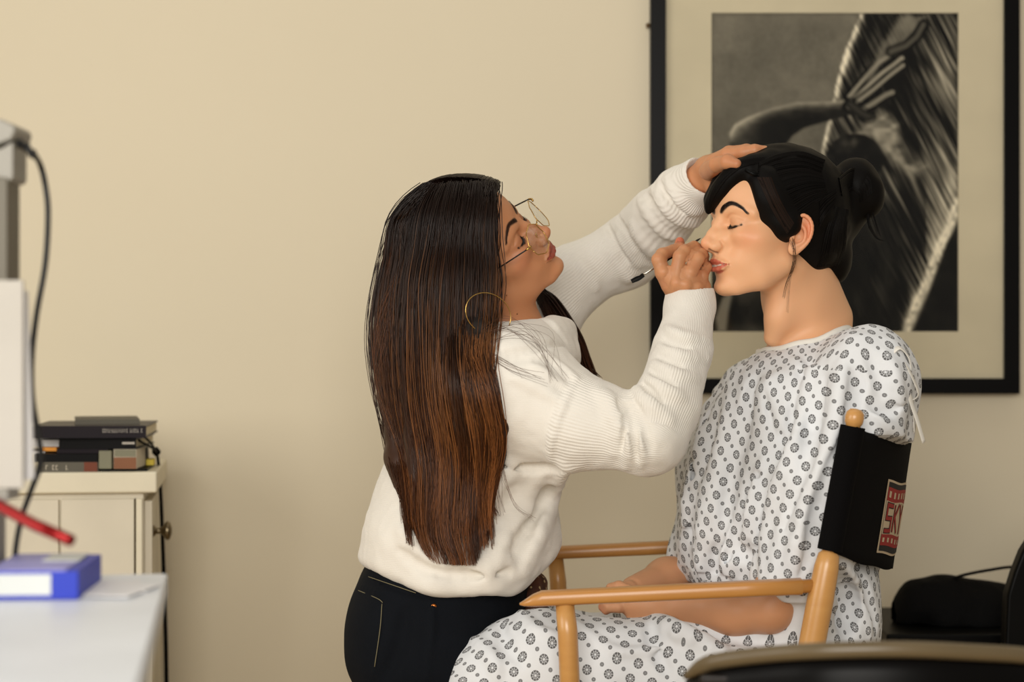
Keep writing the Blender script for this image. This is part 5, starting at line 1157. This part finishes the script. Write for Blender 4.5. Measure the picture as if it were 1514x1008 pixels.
# ------------------------------------------------------------------ left side: cabinet, books, device, table
def build_left():
    th = math.radians(7.4); R = np.array([[math.cos(th), -math.sin(th), 0], [math.sin(th), math.cos(th), 0], [0, 0, 1]]); C0 = np.array((W(222, 0, 3.35)[0], 3.35, 0.))
    lw = lambda x, y, z: C0 + R @ np.array((x, y, z))
    zt = W(0, 696, 3.35)[2]; zs = zt - .036
    t = empty('cabinet', tuple(lw(-.37, .18, 0)), 'white painted cabinet with a thick worn top and a round metal knob, against the wall', 'cabinet')
    b = MB(); b.box(lw(-.378, .175, (zs + .04) / 2 + .02), (.735, .35, zs - .04), R); body = b.build('body', M['cabinet_white'], t, bevel=.002)
    b = MB(); b.box(lw(-.37, .17, zt - .018), (.765, .372, .036), R); b.build('top', M['cabinet_edge'], t, bevel=.004)
    b = MB(); b.box(lw(-.378, .18, .02), (.70, .30, .04), R); b.build('plinth', M['groove_dark'], t)
    # front: two flat panels with a narrow gap, framed by a stile
    for x0, x1 in ((-.735, -.150), (-.146, -.026)):
        b = MB(); b.box(lw((x0 + x1) / 2, -.004, (zs + .08) / 2 + .0), (x1 - x0, .008, zs - .10), R); b.build('front_panel', M['cabinet_white'], t, bevel=.0015)
    b = MB(); b.box(lw(-.018, -.003, zs / 2 + .03), (.010, .006, zs - .08), R); b.build('stile', M['cabinet_edge'], t, bevel=.001)
    b = MB(); b.box(lw(-.0245, -.001, zs / 2 + .03), (.003, .002, zs - .08), R); b.build('groove', M['groove_dark'], t)
    b = MB(); b.box(lw(-.004, .175, zs / 2 + .03), (.014, .325, zs - .09), R); dr = b.build('door', M['cabinet_white'], t, bevel=.002)
    kb = MB(); kc = lw(.003, .045, W(0, 785, 3.39)[2]); kb.lathe([(.010, 0), (.0095, .002), (.0055, .005), (.0050, .012), (.0080, .016), (.0150, .021), (.0165, .024), (.0150, .028), (.006, .0315), (.0001, .032)], kc, R @ np.array((1., 0, 0)), 24); kb.build('knob', M['pewter'], dr, True)
    # books and small things on top; pixel spans give sizes, each resting on the one beneath
    def slab(name, label, cat, x0, x1, y0, y1, d, dep, mat, rot=0., extra=None, group=None, pages=True):
        a = W(x0, y1, d); c = W(x1, y0, d); w = c[0] - a[0]; h = c[2] - a[2]; Rz = np.array([[math.cos(rot), -math.sin(rot), 0], [math.sin(rot), math.cos(rot), 0], [0, 0, 1]])
        ctr = np.array(((a[0] + c[0]) / 2, d, a[2])); ctr = ctr + Rz @ np.array((0, dep / 2, 0))
        e = empty(name, tuple(ctr), label, cat, group); o = lambda p: ctr + Rz @ np.array(p)
        th_ = min(.0025, h * .2)
        if not pages:
            b = MB(); b.box(o((0, 0, h / 2)), (w, dep, h), Rz); b.build('body', M[mat], e, bevel=min(.001, h * .1)); return e, o, w, h
        b = MB()
        b.box(o((0, 0, th_ / 2)), (w, dep, th_), Rz); b.box(o((0, 0, h - th_ / 2)), (w, dep, th_), Rz); b.box(o((0, -dep / 2 + th_ / 2, h / 2)), (w, th_, h - 2 * th_), Rz); b.build('cover', M[mat], e)
        b = MB(); b.box(o((0, .001, h / 2)), (w - .004, dep - .006, h - 2 * th_), Rz); b.build('pages', M['pages'], e); return e, o, w, h
    def marks(e, o, w, h, dep, x0, x1, n, mat, hh=.35, zc=.5):
        b = MB(); r_ = random.Random(n)
        for i in range(n):
            if r_.random() < .12: continue
            x = -w / 2 + w * (x0 + (x1 - x0) * (i + .5) / n); bw = w * (x1 - x0) / n * .62
            b.box(o((x, -dep / 2 - .0004, h * (zc + .5 * hh - .03))), (bw, .0006, h * hh * .14)) if r_.random() < .5 else None; b.box(o((x - bw * .35, -dep / 2 - .0004, h * zc)), (bw * .28, .0006, h * hh)); b.box(o((x, -dep / 2 - .0004, h * (zc - .5 * hh + .03))), (bw, .0006, h * hh * .14)) if r_.random() < .6 else None
        b.build('spine_lettering', M[mat], e)
    d = 3.33
    r_ = slab('book', 'black hardback at the very bottom of the stack on the cabinet, left half', 'book', 52, 149, 699, 710, d, .20, 'book_black', .03, group='books stacked on the cabinet'); marks(r_[0], r_[1], r_[2], r_[3], .20, .52, .95, 14, 'book_grey', .35)
    slab('book', 'thin black booklet under the right side of the book stack', 'book', 149.5, 217, 693.5, 699.5, d + .01, .17, 'book_black', .10, group='books stacked on the cabinet', pages=False)
    r_ = slab('book', 'grey-spined book with pale lettering and a rust square, low in the stack', 'book', 58, 145, 683, 699, d, .19, 'book_grey', .03, group='books stacked on the cabinet'); marks(r_[0], r_[1], r_[2], r_[3], .19, .10, .50, 7, 'print_cream', .42)
    b = MB(); b.box(r_[1]((.5 * r_[2] - .0125, -.095 - .0006, r_[3] / 2)), (.022, .0008, r_[3] * .98)); b.build('rust_square', M['rust'], r_[0])
    slab('small_box', 'sage-grey little box between the rust-marked book and the tan block', 'box', 146, 165, 666, 693, d, .10, 'book_sage', .02, pages=False)
    r_ = slab('block', 'tan and cream block at the right end of the book stack', 'box', 168, 202, 664, 693, d, .13, 'print_cream', .02, pages=False)
    b = MB(); b.box(r_[1]((0, -.0655, r_[3] * .30)), (r_[2] * .97, .001, r_[3] * .58)); b.build('tan_panel', M['book_brown'], r_[0]); b = MB(); b.box(r_[1]((0, -.0655, r_[3] * .80)), (r_[2] * .94, .001, r_[3] * .36)); b.build('grey_panel', M['book_sage'], r_[0])
    slab('book', 'dark book lying on the grey-spined book', 'book', 50, 144, 671, 683, d, .18, 'book_black', .03, group='books stacked on the cabinet')
    r_ = slab('book', 'thick black book with a short pale mark, below the long plum book', 'book', 88, 201, 648, 663.5, d, .19, 'book_black', .02, group='books stacked on the cabinet'); b = MB(); b.box(r_[1]((r_[2] * .40, -.0955, r_[3] * .55)), (.021, .0008, .0035)); b.build('pale_mark', M['paper_warm'], r_[0])
    slab('card_wallet', 'flat dark wallet between the thick black book and the dark book', 'wallet', 84, 160, 663.5, 670.5, d, .15, 'book_plum', .02, pages=False)
    r_ = slab('book', 'long plum-black book with pale spine lettering, near the top of the stack', 'book', 47, 215, 629.5, 647.5, d - .02, .22, 'book_plum', .09, group='books stacked on the cabinet'); marks(r_[0], r_[1] if False else r_[1], r_[2], r_[3], .22, .62, .97, 22, 'paper_warm', .30, .6)
    slab('book', 'thin grey book on the very top of the stack, turned askew', 'book', 112, 206, 620, 629, d + .04, .16, 'book_grey', .22, group='books stacked on the cabinet')
    slab('envelope', 'orange envelope poking out at the left of the book stack', 'envelope', 60, 84, 661, 667, d + .03, .10, 'orange', -.1, pages=False)
    slab('paper_stack', 'white loose papers at the left of the book stack', 'paper', 30, 87, 650, 660.5, d + .03, .16, 'paper_white', .05, pages=False); slab('paper_stack', 'white papers beneath the orange envelope', 'paper', 30, 66, 667.5, 670.8, d + .03, .12, 'paper_white', .05, pages=False)
    slab('small_box', 'small black box behind the right end of the books', 'box', 205, 217, 661, 687, d + .09, .05, 'book_black', .1, pages=False); slab('carton', 'small yellow carton at the right edge of the cabinet top', 'box', 216, 227, 679, 688, d + .09, .04, 'yellow', .1, pages=False)
    # strap hanging from the books behind the knob
    st = MB(); P = [W(*c) for c in ((197, 640, 3.40), (207, 652, 3.36), (222, 660, 3.40), (231, 668, 3.45), (234, 684, 3.50), (237, 720, 3.52), (240, 790, 3.53), (243, 880, 3.54), (246, 1010, 3.55), (247, 1300, 3.56), (247, 1600, 3.57))]
    st.tube(spline(P, 70), np.interp(np.linspace(0, 1, 70), [0, .1, .2, .4, 1], [.0022, .003, .004, .0050, .0075]), 8, flat=.45); P = [W(*c) for c in ((203, 636, 3.40), (214, 646, 3.37), (224, 656, 3.42), (231, 668, 3.45))]; st.tube(spline(P, 16), .0022, 6); st.lathe([(.001, -.008), (.007, -.003), (.008, .002), (.001, .009)], W(231, 668, 3.45), (.1, 0, 1), 12)
    tag(st.build('strap', M['strap_black'], None, True), 'long black strap knotted at the books and hanging behind the cabinet knob', 'strap')
    # ---- foreground table
    zt = 1.045; far = np.array((W(248, 848, 2.1)[0], 2.1)); near = np.array((W(214, 1008, 1.43)[0], 1.40)); ed = (near - far) / np.linalg.norm(near - far); lf = np.array((ed[1], -ed[0])); lf = lf if lf[0] < 0 else -lf
    t = empty('table', (-.9, 1.75, 0), 'white tabletop in the near left foreground holding a blue box and loose sheets', 'table')
    c = far + ed * .6 + lf * .55; ang = math.atan2(lf[1], lf[0]); Rt = np.array([[lf[0], ed[0], 0], [lf[1], ed[1], 0], [0, 0, 1]]); Rt = Rt if np.linalg.det(Rt) > 0 else Rt * np.array([[1, 1, 1], [1, 1, 1], [1, 1, 1]])
    b = MB(); b.box((c[0], c[1], zt - .012), (1.1, 1.2, .024), Rt); b.build('tabletop', M['table_white'], t, bevel=.003)
    for i in (-1, 1):
        for j in (-1, 1): q = c + lf * .48 * i + ed * .52 * j; b = MB(); b.box((q[0], q[1], (zt - .024) / 2), (.045, .045, zt - .024), Rt); b.build('leg', M['table_white'], t, bevel=.003)
    Rb = np.array([[math.cos(.06), -math.sin(.06), 0], [math.sin(.06), math.cos(.06), 0], [0, 0, 1]])
    bc = np.array((W(108, 0, 1.88)[0] - .043, 1.955, zt + .0005)); t2 = empty('box', tuple(bc), 'blue cardboard box with a white front label and lavender lid on the white table', 'box')
    b = MB(); b.box(bc + (0, 0, .0135), (.086, .15, .027), Rb); b.build('carton', M['box_blue'], t2, bevel=.0015)
    b = MB(); b.box(bc + Rb @ np.array((-.006, 0, .0275)), (.073, .148, .0012), Rb); b.build('lid', M['box_lavender'], t2); b = MB(); b.box(bc + Rb @ np.array((-.0125, -.0755, .0145)), (.060, .001, .020), Rb); b.build('label_panel', M['box_white'], t2)
    b = MB(); b.box(bc + Rb @ np.array((.014, .03, .0285)), (.036, .06, .0012), Rb); b.build('lid_sticker', M['box_white'], t2)
    for i, (x, y, a, w, h, lb) in enumerate(((158, 868, .25, .07, .10, 'white sheet of paper beside the blue box, lying flat'), (182, 874, -.15, .045, .10, 'white sheet nearest the far right corner of the white table'))):
        p = np.array(W(x, y, .244 * FPX / (y - 504))); Rp = np.array([[math.cos(a), -math.sin(a), 0], [math.sin(a), math.cos(a), 0], [0, 0, 1]]); b = MB(); b.box((p[0], p[1], zt + .001 + i * .0012), (w, h, .0008), Rp); tag(b.build('paper_sheet', M['sheet']), lb, 'paper', 'sheets on the white table')
    # ---- pale device at the left edge with boards leaning on it, its cable and the red bar
    t3 = empty('equipment_tower', (W(-60, 0, 1.95)[0], 1.97, zt), 'pale grey upright equipment tower cut off by the left picture edge', 'equipment')
    q = lambda x, y, dd=1.95: np.array(W(x, y, dd))
    def vb(x0, x1, y0, y1, d0, d1, mat, name, par, bev=.002):
        a = q(x0, y1, d0); c_ = q(x1, y0, d0); b = MB(); b.box(((a[0] + c_[0]) / 2, (d0 + d1) / 2, (a[2] + c_[2]) / 2), (c_[0] - a[0], d1 - d0, c_[2] - a[2])); return b.build(name, M[mat], par, bevel=bev)
    vb(-50, 11, 262, 700, 1.95, 2.00, 'device_dark', 'column', t3); vb(-60, -12, 700, 868, 1.955, 2.01, 'device_grey', 'foot', t3)
    hd = MB(); a = [q(-60, 172), q(2, 176), q(20, 184), q(23, 192), q(17, 206), q(-60, 232)]; hd.rings([np.array(a), np.array(a) + (0, .07, 0)]); hd.build('head', M['device_grey'], t3, bevel=.003)
    hd = MB(); a = [q(-60, 234), q(0, 218), q(18, 208), q(18, 262), q(12, 268), q(-60, 240)]; hd.rings([np.array(a) + (0, .004, 0), np.array(a) + (0, .06, 0)]); hd.build('bracket', M['device_grey'], t3, bevel=.002)
    t4 = empty('foam_board', tuple(q(10, 722, 1.92)), 'white board standing upright in front of the pale equipment tower', 'board'); vb(-40, 34, 414, 722, 1.915, 1.921, 'paper_warm', 'panel', t4, .001)
    t4 = empty('foam_board', tuple(q(30, 716, 1.93)), 'narrower white board showing behind the first, right of the pale tower', 'board'); b = MB(); a = [q(-20, 428, 1.93), q(40, 430, 1.93), q(50, 708, 1.93), q(-20, 718, 1.93)]; b.rings([np.array(a), np.array(a) + (0, .006, 0)]); b.build('panel', M['paper_white'], t4, bevel=.001)
    vb(-40, 12, 722, 740, 1.915, 1.96, 'device_grey', 'ledge', t3)
    cb = MB(); P = [W(x, y, 2.02 if y > 240 else 1.97) for x, y in ((14, 206), (30, 213), (48, 226), (60, 245), (68, 280), (71, 320), (67, 390), (54, 465), (47, 530), (48, 590), (58, 650), (60, 685), (47, 722), (32, 765), (24, 805), (20, 850))]; cb.tube(spline(P, 90), .0030, 10)
    t5 = empty('cable', W(30, 213, 1.97), 'black power cable looping down the wall from the pale tower to the table', 'cable'); cb.build('cord', M['cable'], t5, True)
    cb = MB(); S_ = spline([W(*c_, 1.97) for c_ in ((10, 203), (24, 210), (38, 217), (52, 232))], 30); cb.tube(S_, .0042 + .0014 * np.sin(np.linspace(0, 30, 30)) * np.linspace(1, .6, 30), 10); cb.build('plug', M['cable'], t5, True)
    rb = MB(); rb.tube([W(-60, 716, 1.94), W(0, 748, 1.90), W(50, 775, 1.87), W(105, 799, 1.84)], [.0058, .0060, .0060, .0056], 16, flat=1.); tag(rb.build('red_bar', M['red_metal'], None, True), 'glossy red metal bar sticking out over the blue box', 'bar')

# ------------------------------------------------------------------ right side: bag on a dark stool, black chairs
def build_right():
    zs = W(0, 931, 3.38)[2]; x0 = W(1306, 0, 3.36)[0]
    t = empty('side_table', (x0 + .25, 3.5, 0), 'low-lit black side table under the black bag, at the right by the wall', 'table')
    b = MB(); b.box((x0 + .26, 3.5, zs - .016), (.52, .34, .032)); b.build('tabletop', M['plastic_black'], t, bevel=.004)
    for i in (-1, 1):
        for j in (-1, 1): b = MB(); b.box((x0 + .26 + .22 * i, 3.5 + .13 * j, (zs - .032) / 2), (.03, .03, zs - .032)); b.build('leg', M['plastic_black'], t)
    t = empty('bag', (W(1420, 0, 3.45)[0], 3.47, zs), 'soft black bag with a curved carrying strap on the black side table', 'bag')
    B = Shape(); q = lambda x, y, d=3.47: W(x, y, d)
    B.chain([q(1352, 905), q(1395, 890), q(1430, 895)], [.03, .04, .04], k=.02); B.chain([q(1358, 915), q(1400, 918), q(1460, 920), q(1520, 922)], [.045, .06, .06, .05], k=.03); B.ell(q(1372, 895), (.048, .05, .040), k=.02); B.ell(q(1440, 905), (.10, .06, .042), k=.02); B.ell(q(1465, 898), (.055, .05, .034), k=.02)
    B.box(q(1386, 872), (.030, .03, .014), .004, k=.008); B.ell(q(1347, 905), (.020, .04, .05), k=.02); B.ell(q(1352, 872), (.006, .01, .010), k=.008); B.chain([q(1336, 925), q(1350, 890)], [.012, .01], k=.015)
    B.half((0, 0, zs + .001), (0, 0, -1)); B.post = lambda P, d: d + .003 * vnoise(P * 30, 61)
    v, f = polygonize(B, (q(1320, 0)[0], 3.36, zs - .01), (q(1560, 0)[0], 3.58, zs + .15), .004); link('bag_body', mesh_np('bag_body', v, f), M['bag_black'], t)
    b = MB(); b.tube(spline([q(1384, 868, 3.45), q(1400, 859, 3.45), q(1425, 850, 3.45), q(1460, 843, 3.46), q(1500, 838, 3.47), q(1530, 846, 3.48), q(1545, 885, 3.48)], 30), .0052, 10, flat=.5); b.build('strap', M['bag_black'], t, True)
    # tall black chair back at the right picture edge
    t = empty('chair', (W(1560, 0, 3.2)[0], 3.2, 0), 'black chair at the far right edge, only its leaning back showing', 'chair')
    a = [W(1489, 880, 3.2), W(1500, 845, 3.2), W(1512, 815, 3.2), W(1540, 770, 3.2), W(1620, 760, 3.2), W(1620, 1000, 3.2), W(1484, 1000, 3.2)]; b = MB(); b.rings([np.array(a), np.array(a) + (0, .035, 0)]); b.build('backrest', M['plastic_black'], t, bevel=.006)
    xm = W(1552, 0, 3.2)[0]; zb = .55; b = MB(); b.box((xm, 3.02, zb), (.42, .40, .05)); b.build('seat', M['plastic_black'], t, bevel=.01)
    for i in (-1, 1):
        b = MB(); b.tube([(xm + .03 * i, 3.21, W(0, 990, 3.2)[2]), (xm + .05 * i, 3.215, zb - .02)], .014, 10); b.build('back_support', M['plastic_black'], t, True)
        for j in (-1, 1): b = MB(); b.tube([(xm + .17 * i, 3.02 + .16 * j, zb - .02), (xm + .19 * i, 3.02 + .18 * j, 0)], .012, 10); b.build('leg', M['plastic_black'], t, True)
    # black chair close to the camera: curved padded back with a paler brown rim
    t = empty('chair', (W(1300, 0, 2.2)[0], 2.35, 0), 'blurred black chair in the near right foreground, only its curved top rail showing', 'chair')
    P = spline([W(1014, 1000, 2.12), W(1050, 980, 2.09), (W(1130, 0, 2.06)[0], 2.06, W(0, 968, 2.06)[2]), (W(1220, 0, 2.03)[0], 2.03, W(0, 962, 2.03)[2]), (W(1330, 0, 2.02)[0], 2.02, W(0, 960, 2.02)[2]), (W(1430, 0, 2.03)[0], 2.03, W(0, 964, 2.03)[2]), (W(1530, 0, 2.06)[0], 2.06, W(0, 971, 2.06)[2]), (W(1640, 0, 2.14)[0], 2.14, W(0, 990, 2.14)[2])], 40)
    b = MB(); b.tube(P, .0088 * np.minimum(1, .35 + np.sin(np.linspace(.05, PI - .05, 40)) * 1.6), 12); b.build('rim', M['leather_rim'], t, True)
    rr = []
    for i, p in enumerate(P):
        w = min(1, .3 + math.sin(.05 + (PI - .1) * i / 39) * 1.8); a = np.linspace(0, 2 * PI, 16, endpoint=False); h = .045 * w
        rr.append(p + np.stack([np.zeros(16), .017 * w * np.cos(a) + .004, -.006 - h + h * np.sign(np.sin(a)) * np.abs(np.sin(a)) ** .5], 1))
    b = MB(); b.rings(rr); b.build('top_rail', M['leather_black'], t, True)
    e = P[6] + (0, -.012, -.016); b = MB(); b.box(e, (.030, .012, .010), None); b.build('brown_patch', M['leather_brown'], t, bevel=.003)
    xm = W(1300, 0, 2.1)[0]; b = MB(); b.box((xm, 2.30, .50), (.42, .42, .06)); b.build('seat', M['leather_black'], t, bevel=.015)
    for i in (-1, 1): b = MB(); b.tube([(xm + .15 * i, 2.045, P[20][2] - .07), (xm + .16 * i, 2.10, .48)], .014, 12); b.build('back_post', M['plastic_black'], t, True)
    for i in (-1, 1):
        for j in (-1, 1): b = MB(); b.tube([(xm + .17 * i, 2.30 + .17 * j, .48), (xm + .19 * i, 2.30 + .19 * j, 0)], .014, 12); b.build('leg', M['plastic_black'], t, True)

def build_brush():
    a = np.array(W(934, 417, 2.838)); e = np.array(W(1036, 352, 2.850)); ax = (e - a) / np.linalg.norm(e - a); L = np.linalg.norm(e - a)
    t = empty('makeup_brush', tuple(a), 'slim double-ended make-up brush with a dark spoolie end, held in the near hand', 'brush')
    b = MB(); b.lathe([(.0012, .020), (.0019, .024), (.0020, .045), (.0015, .048)], a, ax, 14); b.build('ferrule', M['steel'], t, True)
    b = MB(); b.lathe([(.0015, .046), (.0024, .060), (.0026, L * .6), (.0018, L - .022)], a, ax, 14); b.build('handle', M['plastic_black'], t, True)
    b = MB(); b.lathe([(.0018, L - .023), (.0021, L - .020), (.0017, L - .017), (.0021, L - .014), (.0014, L - .010)], a, ax, 14); b.build('ferrule', M['steel'], t, True)
    b = MB(); b.lathe([(.0013, L - .010), (.0016, L - .005), (.0004, L)], a, ax, 12); b.build('bristle_tip', M['bristle'], t, True)
    u = np.cross(ax, (0, 1., 0)); u /= np.linalg.norm(u); w = np.cross(ax, u); cv = []; n = 260
    for i in range(n):
        s = i / n * .020; th = i * 2.1; r = .0042 * (1 - .25 * abs(s / .020 - .4)); p = a + ax * (s + .0005); cv.append([p, p + r * (math.cos(th) * u + math.sin(th) * w)])
    me = strands(np.array(cv), np.full((n, 2), .00022), np.full((n, 2, 3), .012), 3, 'spoolie'); link('spoolie', me, M['hair_dark'], t)
    b = MB(); b.lathe([(.0010, 0), (.0010, .021)], a, ax, 8); b.build('wire_core', M['bristle'], t, True)
# ------------------------------------------------------------------ assemble
build_room(); build_left(); build_right(); build_director_chair(); build_brush()
if DO_SEAT: build_seated()
if DO_ART:
    _t, _B, _S, _H = build_artist(); artist_extras(_t, _B, _S, _H)
cam = bpy.data.cameras.new('camera'); co = bpy.data.objects.new('camera', cam); C.objects.link(co)
cam.lens = 70; cam.sensor_width = 36; co.location = (0, 0, CAMZ); co.rotation_euler = (PI / 2, 0, 0); cam.clip_start = .05
cam.dof.use_dof = True; cam.dof.focus_distance = 2.82; cam.dof.aperture_fstop = 3.2
bpy.context.scene.camera = co
def area(name, loc, target, size, energy, col, sy=None):
    l = bpy.data.lights.new(name, 'AREA'); l.energy = energy; l.size = size; l.color = col
    if sy: l.shape = 'RECTANGLE'; l.size_y = sy
    o = bpy.data.objects.new(name, l); C.objects.link(o); o.location = loc; o.rotation_euler = (Vector(target) - Vector(loc)).to_track_quat('-Z', 'Y').to_euler(); return o
area('window_light', (-.25, -.7, 1.95), (.2, 3.2, 1.0), 1.6, 80, (1., .955, .885), 1.3)
area('side_fill_light', (-2.4, 1.1, 1.9), (.4, 3.0, 1.1), 1.6, 38, (1., .95, .87), 1.6)  # added fill from the left to model the faces, no second window known
area('ceiling_light', (0., 2.85, 3.3), (0., 3.3, .5), 3.0, 8, (1., .93, .80), .7)
w = bpy.data.worlds.new('world'); bpy.context.scene.world = w; w.use_nodes = True; bg = w.node_tree.nodes['Background']; bg.inputs[0].default_value = (1., .90, .76, 1); bg.inputs[1].default_value = .32
vs = bpy.context.scene.view_settings; vs.view_transform = 'Standard'; vs.look = 'None'; vs.gamma = 1; vs.exposure = -.08; vs.use_curve_mapping = False
